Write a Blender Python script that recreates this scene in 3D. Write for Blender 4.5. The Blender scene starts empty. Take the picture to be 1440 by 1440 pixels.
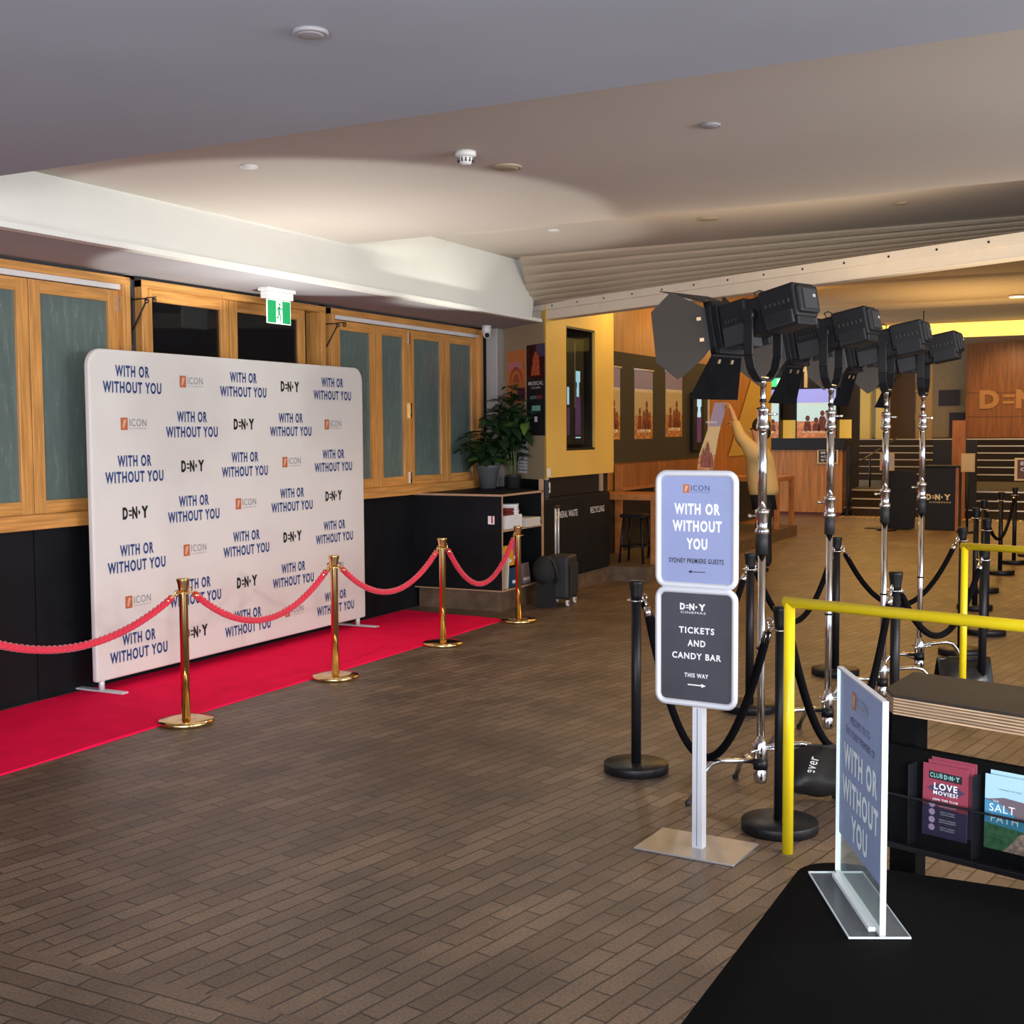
import bpy, math, random
from mathutils import Matrix, Vector
random.seed(7)
PI = math.pi
COL = bpy.context.scene.collection

# ------------------------------------------------------------------ materials
MC = {}
def mat(name, c=(.5,.5,.5), rough=.5, metal=0., emit=0., ecol=None, spec=.5, var=0., vscale=8., stretch=(1,1,1),
        bump=0., bscale=60., coat=0., trans=0., alpha=1., ior=1.45, sheen=0.):
    if name in MC: return MC[name]
    m = bpy.data.materials.new(name); m.use_nodes = True
    nt = m.node_tree; N = nt.nodes; L = nt.links; b = N['Principled BSDF']
    c4 = (*c, 1)
    b.inputs['Base Color'].default_value = c4
    b.inputs['Roughness'].default_value = rough
    b.inputs['Metallic'].default_value = metal
    b.inputs['Specular IOR Level'].default_value = spec
    b.inputs['Coat Weight'].default_value = coat
    b.inputs['Transmission Weight'].default_value = trans
    b.inputs['Alpha'].default_value = alpha
    b.inputs['IOR'].default_value = ior
    b.inputs['Sheen Weight'].default_value = sheen
    if emit:
        b.inputs['Emission Color'].default_value = (*(ecol or c), 1); b.inputs['Emission Strength'].default_value = emit
    if var or bump:
        tc = N.new('ShaderNodeTexCoord'); mp = N.new('ShaderNodeMapping'); mp.inputs['Scale'].default_value = stretch
        L.new(tc.outputs['Object'], mp.inputs[0])
    if var:
        no = N.new('ShaderNodeTexNoise'); no.inputs['Scale'].default_value = vscale; no.inputs['Detail'].default_value = 5
        L.new(mp.outputs[0], no.inputs['Vector'])
        r = N.new('ShaderNodeValToRGB'); e = r.color_ramp.elements
        e[0].position = .3; e[1].position = .7
        e[0].color = (*[x*(1-var) for x in c], 1); e[1].color = (*[min(1, x*(1+var)) for x in c], 1)
        L.new(no.outputs[0], r.inputs[0]); L.new(r.outputs[0], b.inputs['Base Color'])
    if bump:
        n2 = N.new('ShaderNodeTexNoise'); n2.inputs['Scale'].default_value = bscale; n2.inputs['Detail'].default_value = 4
        L.new(mp.outputs[0], n2.inputs['Vector'])
        bp = N.new('ShaderNodeBump'); bp.inputs['Strength'].default_value = bump; bp.inputs['Distance'].default_value = .01
        L.new(n2.outputs[0], bp.inputs['Height']); L.new(bp.outputs[0], b.inputs['Normal'])
    MC[name] = m
    return m

def wood(name, c, rough=.4, stretch=(30,30,2), var=.35, coat=0.):
    return mat(name, c, rough, var=var, vscale=1.6, stretch=stretch, bump=.05, bscale=3, coat=coat)

def floor_mat():
    m = bpy.data.materials.new('brick_paving'); m.use_nodes = True
    nt = m.node_tree; N = nt.nodes; L = nt.links; b = N['Principled BSDF']
    tc = N.new('ShaderNodeTexCoord')
    def bricks(rot):
        mp = N.new('ShaderNodeMapping'); mp.inputs['Rotation'].default_value = (0,0,rot)
        L.new(tc.outputs['Object'], mp.inputs[0])
        # slight wobble so that the rows are not ruler straight
        no = N.new('ShaderNodeTexNoise'); no.inputs['Scale'].default_value = 6; L.new(mp.outputs[0], no.inputs['Vector'])
        mx = N.new('ShaderNodeMix'); mx.data_type = 'VECTOR'; mx.inputs[0].default_value = .012
        L.new(mp.outputs[0], mx.inputs[4]); L.new(no.outputs['Color'], mx.inputs[5])
        br = N.new('ShaderNodeTexBrick'); L.new(mx.outputs[1], br.inputs['Vector'])
        br.inputs['Scale'].default_value = 1; br.inputs['Brick Width'].default_value = .27; br.inputs['Row Height'].default_value = .078
        br.inputs['Mortar Size'].default_value = .0045; br.inputs['Mortar Smooth'].default_value = .3; br.inputs['Bias'].default_value = -.1
        br.inputs['Color1'].default_value = (.150,.100,.066,1); br.inputs['Color2'].default_value = (.235,.165,.112,1)
        br.inputs['Mortar'].default_value = (.05,.038,.03,1); br.offset = .43
        return br
    b1 = bricks(math.radians(-79)); b2 = bricks(math.radians(1))
    sx = N.new('ShaderNodeSeparateXYZ'); L.new(tc.outputs['Object'], sx.inputs[0])
    lt = N.new('ShaderNodeMath'); lt.operation = 'LESS_THAN'; lt.inputs[1].default_value = 2.95; L.new(sx.outputs['Y'], lt.inputs[0])
    mx = N.new('ShaderNodeMix'); mx.data_type = 'RGBA'
    L.new(lt.outputs[0], mx.inputs[0]); L.new(b1.outputs['Color'], mx.inputs[6]); L.new(b2.outputs['Color'], mx.inputs[7])
    mf = N.new('ShaderNodeMix'); mf.data_type = 'FLOAT'
    L.new(lt.outputs[0], mf.inputs[0]); L.new(b1.outputs['Fac'], mf.inputs[2]); L.new(b2.outputs['Fac'], mf.inputs[3])
    n1 = N.new('ShaderNodeTexNoise'); n1.inputs['Scale'].default_value = 2.2; n1.inputs['Detail'].default_value = 6; L.new(tc.outputs['Object'], n1.inputs['Vector'])
    r1 = N.new('ShaderNodeValToRGB'); r1.color_ramp.elements[0].position = .3; r1.color_ramp.elements[1].position = .72
    r1.color_ramp.elements[0].color = (.62,.62,.66,1); r1.color_ramp.elements[1].color = (1.15,1.1,1.05,1); L.new(n1.outputs[0], r1.inputs[0])
    m2 = N.new('ShaderNodeMix'); m2.data_type = 'RGBA'; m2.blend_type = 'MULTIPLY'; m2.inputs[0].default_value = 1
    L.new(mx.outputs[2], m2.inputs[6]); L.new(r1.outputs[0], m2.inputs[7])
    n3 = N.new('ShaderNodeTexNoise'); n3.inputs['Scale'].default_value = 95; n3.inputs['Detail'].default_value = 3; L.new(tc.outputs['Object'], n3.inputs['Vector'])
    r3 = N.new('ShaderNodeValToRGB'); r3.color_ramp.elements[0].position = .35; r3.color_ramp.elements[1].position = .68
    r3.color_ramp.elements[0].color = (.6,.6,.6,1); r3.color_ramp.elements[1].color = (1.25,1.25,1.25,1); L.new(n3.outputs[0], r3.inputs[0])
    m3 = N.new('ShaderNodeMix'); m3.data_type = 'RGBA'; m3.blend_type = 'MULTIPLY'; m3.inputs[0].default_value = .8
    L.new(m2.outputs[2], m3.inputs[6]); L.new(r3.outputs[0], m3.inputs[7])
    L.new(m3.outputs[2], b.inputs['Base Color'])
    b.inputs['Roughness'].default_value = .46; b.inputs['Specular IOR Level'].default_value = .45
    inv = N.new('ShaderNodeMath'); inv.operation = 'MULTIPLY_ADD'; inv.inputs[1].default_value = -1; inv.inputs[2].default_value = 1; L.new(mf.outputs[0], inv.inputs[0])
    ad = N.new('ShaderNodeMath'); ad.operation = 'MULTIPLY_ADD'; ad.inputs[1].default_value = .5; L.new(n3.outputs[0], ad.inputs[0]); L.new(inv.outputs[0], ad.inputs[2])
    bp = N.new('ShaderNodeBump'); bp.inputs['Strength'].default_value = .55; bp.inputs['Distance'].default_value = .006
    L.new(ad.outputs[0], bp.inputs['Height']); L.new(bp.outputs[0], b.inputs['Normal'])
    return m

def glass_mat(name, tint, op, rough=.05):
    """thin pane: part see-through, part tinted glossy film"""
    m = bpy.data.materials.new(name); m.use_nodes = True
    nt = m.node_tree; N = nt.nodes; L = nt.links; b = N['Principled BSDF']; out = N['Material Output']
    b.inputs['Base Color'].default_value = (*tint, 1); b.inputs['Roughness'].default_value = rough
    t = N.new('ShaderNodeBsdfTransparent'); t.inputs[0].default_value = (.93,.96,.95,1)
    mx = N.new('ShaderNodeMixShader'); mx.inputs[0].default_value = op
    L.new(t.outputs[0], mx.inputs[1]); L.new(b.outputs[0], mx.inputs[2]); L.new(mx.outputs[0], out.inputs[0])
    return m

def film_glass():
    """grey-green film glass with scratched streaks"""
    m = bpy.data.materials.new('filmed_glass'); m.use_nodes = True
    nt = m.node_tree; N = nt.nodes; L = nt.links; b = N['Principled BSDF']
    tc = N.new('ShaderNodeTexCoord'); mp = N.new('ShaderNodeMapping'); mp.inputs['Scale'].default_value = (1,9,1.6)
    mp.inputs['Rotation'].default_value = (.12,0,0); L.new(tc.outputs['Object'], mp.inputs[0])
    no = N.new('ShaderNodeTexNoise'); no.inputs['Scale'].default_value = 2.6; no.inputs['Detail'].default_value = 8; no.inputs['Roughness'].default_value = .62
    L.new(mp.outputs[0], no.inputs['Vector'])
    r = N.new('ShaderNodeValToRGB'); e = r.color_ramp.elements
    e[0].position = 0; e[0].color = (.085,.122,.112,1); e[1].position = 1; e[1].color = (.125,.172,.158,1)
    for p, c in ((.60,(.125,.172,.158,1)),(.605,(.28,.34,.33,1)),(.615,(.125,.172,.158,1))):
        q = e.new(p); q.color = c
    L.new(no.outputs[0], r.inputs[0]); L.new(r.outputs[0], b.inputs['Base Color'])
    b.inputs['Roughness'].default_value = .12; b.inputs['Specular IOR Level'].default_value = .5
    return m

WHITE = mat('white_plaster', (.76,.76,.70), .75, var=.04, vscale=1.2, bump=.03, bscale=40)
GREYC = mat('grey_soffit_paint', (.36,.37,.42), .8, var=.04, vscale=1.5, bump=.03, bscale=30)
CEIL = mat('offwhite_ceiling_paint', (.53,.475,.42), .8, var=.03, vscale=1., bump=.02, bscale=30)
SOFF = mat('soffit_grey_white', (.40,.39,.41), .8, var=.05, vscale=2)
PINE = wood('golden_pine_vertical', (.60,.285,.075), .38, (26,26,1.6), .28, .2)
PINEH = wood('golden_pine_horizontal', (.60,.285,.075), .38, (26,1.6,26), .28, .2)
BLKPAN = mat('black_panel', (.006,.007,.009), .55, spec=.25, var=.3, vscale=3, bump=.02)
PIER = mat('dark_grey_pier', (.045,.05,.055), .6)
FILM = film_glass()
DARKGL = glass_mat('dark_clear_glass', (.01,.012,.016), .45, .03)
INT = mat('dark_interior', (.03,.026,.022), .8)
FABRIC = mat('white_banner_fabric', (.72,.705,.665), .7, var=.02, vscale=3, bump=.04, bscale=5)
NAVY = mat('navy_print', (.02,.055,.20), .7)
BLACKP = mat('black_print', (.012,.012,.015), .6)
RUST = mat('rust_orange_print', (.50,.15,.06), .6)
GREYP = mat('grey_print', (.25,.25,.27), .6)
WHITEP = mat('white_print', (.85,.85,.87), .5)
GOLD = mat('polished_brass', (.83,.60,.27), .13, 1.)
CHROME = mat('polished_chrome', (.78,.77,.75), .12, 1.)
ALU = mat('satin_aluminium', (.68,.70,.74), .45, .2)
STEEL = mat('brushed_steel_plate', (.50,.475,.45), .38, .8, var=.06, vscale=4, stretch=(1,30,1))
RED = mat('red_rope', (.72,.012,.045), .6, sheen=.3)
CARPET = mat('red_carpet_pile', (1.0,.006,.075), .95, var=.10, vscale=5, bump=.35, bscale=160, spec=.1)
BLK = mat('black_powdercoat', (.008,.008,.010), .42, spec=.4)
BLKR = mat('black_rubber', (.02,.02,.022), .6)
VELV = mat('black_velvet', (.004,.004,.005), .95, spec=.1)
YEL = mat('yellow_gloss_paint', (.86,.66,.012), .32, var=.03, vscale=6)
LAMPB = mat('charcoal_lamp_body', (.010,.010,.011), .5, spec=.35, bump=.06, bscale=200)
LAMPG = mat('grey_vent_plastic', (.024,.025,.028), .5)
BARN = mat('barn_door_metal', (.040,.032,.026), .62, spec=.25)
PLYT = mat('black_film_ply', (.028,.021,.014), .55, var=.25, vscale=7)
PLYE = wood('birch_ply_edge', (.52,.36,.21), .6, (2,2,130), .5)
PLYS = mat('raw_ply', (.45,.28,.17), .6, var=.15)
CLOTH = mat('black_table_cloth', (.0045,.0045,.0045), .9, spec=.08)
LILAC = mat('lilac_sign_print', (.275,.32,.53), .35, var=.10, vscale=2.5)
DARKPR = mat('charcoal_sign_print', (.055,.055,.068), .3, var=.2, vscale=4)
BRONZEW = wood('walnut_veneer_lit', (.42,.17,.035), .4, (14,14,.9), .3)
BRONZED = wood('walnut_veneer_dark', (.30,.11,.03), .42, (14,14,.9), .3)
YELW = mat('yellow_box_paint', (.70,.45,.10), .6, var=.05, vscale=2)
BEIGE = mat('beige_wall_paint', (.42,.33,.20), .75, var=.05, vscale=2)
TAN = mat('tan_foyer_ceiling', (.46,.33,.18), .8, var=.05)
TAND = mat('tan_foyer_wall', (.36,.25,.12), .8, var=.06)
DARKG = mat('dark_olive_panel', (.035,.030,.020), .7)
BRICKP = mat('brown_tile_plinth', (.13,.082,.05), .6, var=.3, vscale=9)
TANSH = mat('beige_shutter_metal', (.50,.42,.32), .4, .3)
GREYSH = mat('beige_beam_paint', (.66,.58,.47), .55, var=.03)
GRNS = mat('exit_green', (.01,.28,.09), .4, emit=.25)
EXITW = mat('exit_white_lit', (.85,.9,.85), .4, emit=.5)
WHPL = mat('white_plastic', (.72,.72,.70), .4)
JACK = mat('tan_jacket', (.62,.43,.17), .8, bump=.2, bscale=14)
SKIN = mat('skin', (.60,.33,.19), .55)
HAIR = mat('dark_hair', (.02,.014,.01), .6)
TROU = mat('black_trousers', (.012,.012,.014), .8)

# ------------------------------------------------------------------ mesh builder
TXT = {}
def text_geo(s, bold):
    k = (s, bold)
    if k in TXT: return TXT[k]
    cu = bpy.data.curves.new('t', 'FONT'); cu.body = s; cu.offset = bold; cu.resolution_u = 3
    cu.space_character = 1.2 if bold > .02 else 1.12
    ob = bpy.data.objects.new('t', cu); COL.objects.link(ob)
    bpy.context.view_layer.update()
    me = bpy.data.meshes.new_from_object(ob.evaluated_get(bpy.context.evaluated_depsgraph_get()))
    vs = [tuple(v.co) for v in me.vertices]; fs = [tuple(p.vertices) for p in me.polygons]
    bpy.data.objects.remove(ob); bpy.data.curves.remove(cu); bpy.data.meshes.remove(me)
    xs = [v[0] for v in vs]; ys = [v[1] for v in vs]
    x0, x1, y0, y1 = min(xs), max(xs), min(ys), max(ys)
    vs = [((v[0]-x0)/(x1-x0)-.5, (v[1]-y0)/(y1-y0)-.5) for v in vs]
    TXT[k] = (vs, fs); return TXT[k]

class MB:
    def __init__(s): s.v=[]; s.f=[]; s.mi=[]; s.sm=[]; s.mats=[]; s.T=Matrix.Identity(4)
    def m(s, mt):
        if mt not in s.mats: s.mats.append(mt)
        return s.mats.index(mt)
    def add(s, vs, fs, mt, smooth=False):
        o = len(s.v); s.v += [tuple(s.T @ Vector(v)) for v in vs]; i = s.m(mt)
        for k, f in enumerate(fs):
            s.f.append(tuple(a+o for a in f)); s.mi.append(i); s.sm.append(smooth if isinstance(smooth, bool) else smooth[k])
        return s
    def box(s, x0,x1,y0,y1,z0,z1, mt):
        return s.add([(x,y,z) for z in (z0,z1) for y in (y0,y1) for x in (x0,x1)],
                     [(0,2,3,1),(4,5,7,6),(0,1,5,4),(2,6,7,3),(0,4,6,2),(1,3,7,5)], mt)
    def quad(s, pts, mt): return s.add(pts, [tuple(range(len(pts)))], mt)
    def tube(s, pts, r, mt, n=10, caps=True):
        pts = [Vector(p) for p in pts]; rs = r if isinstance(r, (list,tuple)) else [r]*len(pts)
        vs=[]; fs=[]; sm=[]; up=None
        for i, p in enumerate(pts):
            a = pts[max(i-1,0)]; b = pts[min(i+1,len(pts)-1)]; d = (b-a).normalized()
            if up is None:
                up = Vector((0,0,1)) if abs(d.z) < .9 else Vector((1,0,0))
            u = (up - d*up.dot(d))
            u = u.normalized() if u.length > 1e-6 else Vector((1,0,0)); w = d.cross(u); up = u
            for k in range(n):
                t = 2*PI*k/n; vs.append(p + (u*math.cos(t)+w*math.sin(t))*rs[i])
        for i in range(len(pts)-1):
            for k in range(n):
                fs.append((i*n+k, i*n+(k+1)%n, (i+1)*n+(k+1)%n, (i+1)*n+k)); sm.append(True)
        if caps:
            fs.append(tuple(range(n))[::-1]); sm.append(False); fs.append(tuple(range((len(pts)-1)*n, len(pts)*n))); sm.append(False)
        return s.add(vs, fs, mt, sm)
    def lathe(s, prof, mt, n=32, c=(0,0,0)):
        vs=[]; fs=[]; sm=[]
        for r, z in prof:
            for k in range(n): t=2*PI*k/n; vs.append((c[0]+r*math.cos(t), c[1]+r*math.sin(t), c[2]+z))
        for i in range(len(prof)-1):
            for k in range(n):
                fs.append((i*n+k, i*n+(k+1)%n, (i+1)*n+(k+1)%n, (i+1)*n+k))
                dr=abs(prof[i+1][0]-prof[i][0]); dz=abs(prof[i+1][1]-prof[i][1]); sm.append(not(dz < 1e-4))
        if prof[0][0] > 1e-4: fs.append(tuple(range(n))[::-1]); sm.append(False)
        if prof[-1][0] > 1e-4: fs.append(tuple(range((len(prof)-1)*n, len(prof)*n))); sm.append(False)
        return s.add(vs, fs, mt, sm)
    def prism(s, pts, z0, z1, mt):
        n=len(pts); vs=[(p[0],p[1],z0) for p in pts]+[(p[0],p[1],z1) for p in pts]
        fs=[tuple(range(n))[::-1], tuple(range(n,2*n))]+[(k,(k+1)%n,n+(k+1)%n,n+k) for k in range(n)]
        return s.add(vs, fs, mt)
    def ball(s, c, r, mt, n=12, sc=(1,1,1)):
        pr=[(max(1e-5,math.sin(PI*i/8)), -math.cos(PI*i/8)) for i in range(9)]
        vs=[]; fs=[]
        for a, z in pr:
            for k in range(n): t=2*PI*k/n; vs.append((c[0]+r*sc[0]*a*math.cos(t), c[1]+r*sc[1]*a*math.sin(t), c[2]+r*sc[2]*z))
        for i in range(8):
            for k in range(n): fs.append((i*n+k, i*n+(k+1)%n, (i+1)*n+(k+1)%n, (i+1)*n+k))
        return s.add(vs, fs, mt, True)
    def text(s, t, cx, cy, w, h, mt, z=.001, bold=0.):
        vs, fs = text_geo(t, bold)
        return s.add([(cx+v[0]*w, cy+v[1]*h, z) for v in vs], fs, mt)
    def build(s, name, parent=None, bevel=0., loc=None, segs=2):
        me = bpy.data.meshes.new(name); me.from_pydata(s.v, [], s.f)
        for mt in s.mats: me.materials.append(mt)
        me.polygons.foreach_set('material_index', s.mi); me.polygons.foreach_set('use_smooth', s.sm); me.update()
        o = bpy.data.objects.new(name, me); COL.objects.link(o)
        if parent: o.parent = parent
        if loc: o.location = loc
        if bevel:
            bv = o.modifiers.new('bevel', 'BEVEL'); bv.width = bevel; bv.segments = segs; bv.limit_method = 'ANGLE'
        return o

def frame(o, ex, ey):
    """local x -> ex, local y -> ey, local z -> outward normal"""
    ex=Vector(ex).normalized(); ey=Vector(ey).normalized(); ez=ex.cross(ey)
    M=Matrix.Identity(4)
    for i in range(3): M[i][0]=ex[i]; M[i][1]=ey[i]; M[i][2]=ez[i]; M[i][3]=o[i]
    return M

def tag(o, label, cat, group=None, kind=None):
    if label: o['label']=label
    if cat: o['category']=cat
    if group: o['group']=group
    if kind: o['kind']=kind
    return o
def thing(name, label, cat, loc=(0,0,0), rz=0, group=None):
    o=bpy.data.objects.new(name, None); COL.objects.link(o); o.location=loc; o.rotation_euler=(0,0,rz); o.empty_display_size=.1
    return tag(o, label, cat, group)
def struct(name, mb, label=None, cat=None, parent=None, bevel=0):
    o=mb.build(name, parent, bevel)
    if not parent: tag(o, label or name.replace('_',' '), cat or 'structure', kind='structure')
    return o
def dup(root, loc, rz, label, group=None):
    r=root.copy(); COL.objects.link(r); r.location=loc; r.rotation_euler=(0,0,rz); r['label']=label
    if group: r['group']=group
    for ch in list(root.children):
        c=ch.copy(); COL.objects.link(c); c.parent=r
        for g in ch.children:
            d=g.copy(); COL.objects.link(d); d.parent=c
    return r

# ------------------------------------------------------------------ logo prints (local x right, y up)
def dendy(mb, cx, cy, w, h, mt, z=.001):
    u=w/5.0; x=cx-w/2
    mb.text('D', x+u*.5, cy, u*.95, h, mt, z, .055)
    for k in (-1,1): mb.quad([(x+u*1.15,cy+k*h*.17-h*.07,z),(x+u*1.7,cy+k*h*.17-h*.07,z),(x+u*1.7,cy+k*h*.17+h*.07,z),(x+u*1.15,cy+k*h*.17+h*.07,z)], mt)
    mb.text('N', x+u*2.25, cy, u*.95, h, mt, z, .055)
    mb.quad([(x+u*2.95,cy-h*.2,z),(x+u*3.15,cy-h*.14,z),(x+u*3.3,cy,z),(x+u*3.15,cy+h*.14,z),(x+u*2.95,cy+h*.2,z)], mt)
    mb.text('Y', x+u*4.15, cy, u*1.3, h, mt, z, .055)
def icon(mb, cx, cy, w, h, m1=GREYP, z=.001):
    x=cx-w/2
    mb.quad([(x,cy-h/2,z),(x+h*.78,cy-h/2,z),(x+h*.78,cy+h/2,z),(x,cy+h/2,z)], RUST)
    mb.quad([(x+h*.2,cy-h*.3,z*1.5),(x+h*.34,cy-h*.38,z*1.5),(x+h*.62,cy+h*.25,z*1.5),(x+h*.5,cy+h*.38,z*1.5),(x+h*.3,cy+h*.3,z*1.5)], mat('peach_print',(.75,.42,.28),.6))
    mb.text('ICON', x+h*.95+(w-h*.95)/2, cy+h*.1, w-h*1.0, h*.6, m1, z)
    mb.text('FILM DISTRIBUTION', x+h*.95+(w-h*.95)/2, cy-h*.38, w-h*1.0, h*.1, m1, z)

# ================================================================== SETTING
mb=MB(); mb.quad([(-9,-3,0),(6,-3,0),(6,45,0),(-9,45,0)], floor_mat())
tag(mb.build('floor'), 'brown brick paving floor', 'floor', kind='structure')

WX=-6.41
# left wall
mb=MB()
mb.box(WX-.2,WX, -3,12.5, 1.13-.001,1.13, BLKPAN)
ys=[-3,-.6,.7,2.0,3.3,4.55,5.84,7.2,8.5,9.9,11.02,12.45]
for a,b in zip(ys[:-1],ys[1:]): mb.box(WX-.1,WX, a+.004,b-.004, 0,1.13, BLKPAN)
mb.box(WX-.2,WX-.1, -3,12.45, 0,1.13, PIER)
for a,b in ((-3,3.65),(6.729,6.841),(9.105,9.19),(12.05,12.42)): mb.box(WX-.2,WX-.02, a,b, 1.13,2.87, PIER)
mb.box(WX-.2,WX-.02,-3,12.42,2.845,3.5,PIER)
struct('wall_left', mb, 'window wall with black lower panels on the left', 'wall')
mb=MB(); mb.box(WX-2.6,WX-2.5,2,12.4,0,3.5,INT); mb.box(WX-2.6,WX-.2,3.4,3.5,0,3.5,INT); mb.box(WX-2.6,WX-.2,12.3,12.4,0,3.5,INT); mb.box(WX-2.6,WX-.2,3.4,12.4,3.3,3.4,INT)
mb.box(WX-2.45,WX-1.9,4,11,0,1.0,mat('counter_dark',(.05,.04,.035),.5)); mb.box(WX-2.48,WX-2.45,7.0,8.9,2.05,2.2,mat('dim_blue_shelf',(.03,.07,.12),.5,emit=.06))
struct('wall_bar_interior', mb, 'dark bar room behind the middle window', 'wall')

def bifold(n, y0, y1, leaves, label, pane, z0=1.226, z1=2.75):
    root=thing('window_%d'%n, label, 'window', (WX,0,0)); root['kind']='structure'
    f=MB(); X0,X1=-.12,.045
    f.box(X0,X1,y0,y0+.06,1.13,2.845,PINE); f.box(X0,X1,y1-.07,y1,1.13,2.845,PINE)
    f.box(X0,X1+.003,y0,y1,2.79,2.845,PINEH); f.box(X0,X1+.03,y0,y1,1.13,1.226,PINEH)
    f.build('window_frame', root, .004)
    if pane is FILM:
        t=MB(); t.box(-.1,.02,y0+.06,y1-.07,2.755,2.79,WHPL); t.build('track', root)
    for a,b in leaves:
        l=MB(); s=.095; x0,x1=-.045,.0
        l.box(x0,x1,a,a+s,z0,z1,PINE); l.box(x0,x1,b-s,b,z0,z1,PINE)
        l.box(x0,x1-.001,a+s,b-s,z0,z0+.085,PINEH); l.box(x0,x1-.001,a+s,b-s,z1-.085,z1,PINEH)
        lf=l.build('window_leaf', root, .003)
        g=MB(); g.box(-.028,-.022,a+s,b-s,z0+.085,z1-.085,pane); g.build('pane', lf)
    return root
bifold(1, 3.65, 6.729, [(3.71,4.41),(4.415,5.115),(5.12,5.855),(5.862,6.655)], 'left bifold window with grey green filmed glass in pine frame', FILM)
bifold(2, 6.841, 9.105, [(6.90,7.85),(7.86,8.86)], 'middle pine window with dark clear glass above the banner', DARKGL, z1=2.79)
bifold(3, 9.19, 12.05, [(9.29,9.985),(9.99,10.57),(10.575,11.30),(11.305,11.97)], 'right bifold window of four filmed panes beside plants', FILM)
mb=MB()
for y,zz in ((10.572,2.67),(10.572,1.30),(6.64,2.66)): mb.box(WX+.001,WX+.012,y-.012,y+.012,zz-.06,zz+.05,CHROME)
mb.box(WX+.001,WX+.02,10.56,10.585,1.88,2.03,GOLD)
struct('trim_1', mb, 'small metal hinges and brass bolt on the pine windows', 'hinge')

# soffit and fascia over the windows
mb=MB()
mb.box(WX-.2,-5.50,-3,11.72,2.87,2.90,SOFF)
mb.quad([(-6.45,12.46,2.87),(-6.45,11.7,2.87),(-5.50,11.7,2.87),(-5.42,11.64,2.87)],SOFF)
mb.quad([(-6.45,12.46,2.90),(-6.45,11.7,2.90),(-5.50,11.7,2.90),(-5.42,11.64,2.90)],SOFF)
mb.box(-5.55,-5.47,-3,11.66,2.862,2.895,WHITE)
struct('ceiling_soffit', mb, 'low soffit ledge above the pine windows', 'ceiling')
mb=MB()
prof=[(-3,2.895),(11.60,2.895),(11.66,3.14),(11.58,3.20),(11.50,3.27),(11.43,3.36),(11.39,3.46),(11.38,3.7),(-3,3.7)]
mb.T=frame((-5.62,0,0),(0,1,0),(0,0,1)); mb.prism(prof,0,.06,WHITE)
struct('trim_2', mb, 'white fascia board over the window soffit', 'fascia')
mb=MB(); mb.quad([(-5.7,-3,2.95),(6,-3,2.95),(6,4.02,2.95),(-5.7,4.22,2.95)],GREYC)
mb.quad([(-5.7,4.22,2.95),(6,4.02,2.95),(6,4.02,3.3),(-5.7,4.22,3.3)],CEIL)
struct('ceiling_front', mb, 'grey painted front ceiling', 'ceiling')
mb=MB(); mb.quad([(-5.6,4.2,3.22),(6,4.0,3.22),(6,7.85,3.22),(-5.6,8.27,3.22)],CEIL)
mb.quad([(-5.6,8.27,3.22),(6,7.85,3.22),(6,7.85,3.6),(-5.6,8.27,3.6)],CEIL)
struct('ceiling_middle', mb, 'off white middle ceiling panel', 'ceiling')
mb=MB(); mb.quad([(-5.62,8.2,3.455),(6,7.8,3.455),(6,10.62,3.455),(-5.44,11.09,3.455),(-5.62,11.4,3.455)],CEIL)
struct('ceiling_rear', mb, 'off white rear ceiling strip in front of the shutter', 'ceiling')

# diagonal roller shutter + beam
dl=Vector((.875,-.484,0)).normalized(); nrm=Vector((-.484,-.875,0)).normalized()   # nrm towards viewer
A=Vector((-5.62,11.82,0))
mb=MB(); mb.T=frame(A,dl,(0,0,1))
mb.box(-.9,12,2.89,2.985,-.12,.03,GREYSH); mb.box(-.02,12,2.985,3.055,-.12,.045,GREYSH); mb.box(-.02,12,2.895,2.90,.03,.033,GREYSH)
struct('trim_3', mb, 'cream shutter bottom rail dotted with screws', 'beam', bevel=.004)
mb=MB(); mb.T=frame(A,dl,(0,0,1))
for k in range(16): mb.T=frame(A,dl,(0,0,1)); mb.lathe([(.009,.045),(.009,.049)],BLK,8,(.35+.42*k,3.02,0))
struct('trim_4', mb, 'row of dark screws along the shutter rail', 'screw')
N_=42; vs=[];fs=[]
for i in range(N_+1):
    t=i/N_; rib=-.028*abs(math.sin(t*7*PI))**.5-.05*math.sin(t*PI)
    for (bx,by,bz),(tx,ty,tz) in ((((-5.66,11.83,3.05)),(-5.44,11.09,3.46)),(((2.0,7.60,3.05)),(2.0,10.75,3.46))):
        k=t if bx<0 else t
        vs.append((bx+(tx-bx)*k,by+(ty-by)*k,bz+(tz-bz)*k+rib))
for i in range(N_): fs.append((2*i,2*i+1,2*i+3,2*i+2))
mb=MB(); mb.add(vs,fs,TANSH)
struct('trim_5', mb, 'ribbed beige roller shutter curtain below the ceiling', 'roller shutter')
mb=MB(); mb.box(-6.2,6,11.45,11.5,3.25,4.1,TAND); struct('trim_6', mb, 'bulkhead behind the roller shutter', 'bulkhead')

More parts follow.
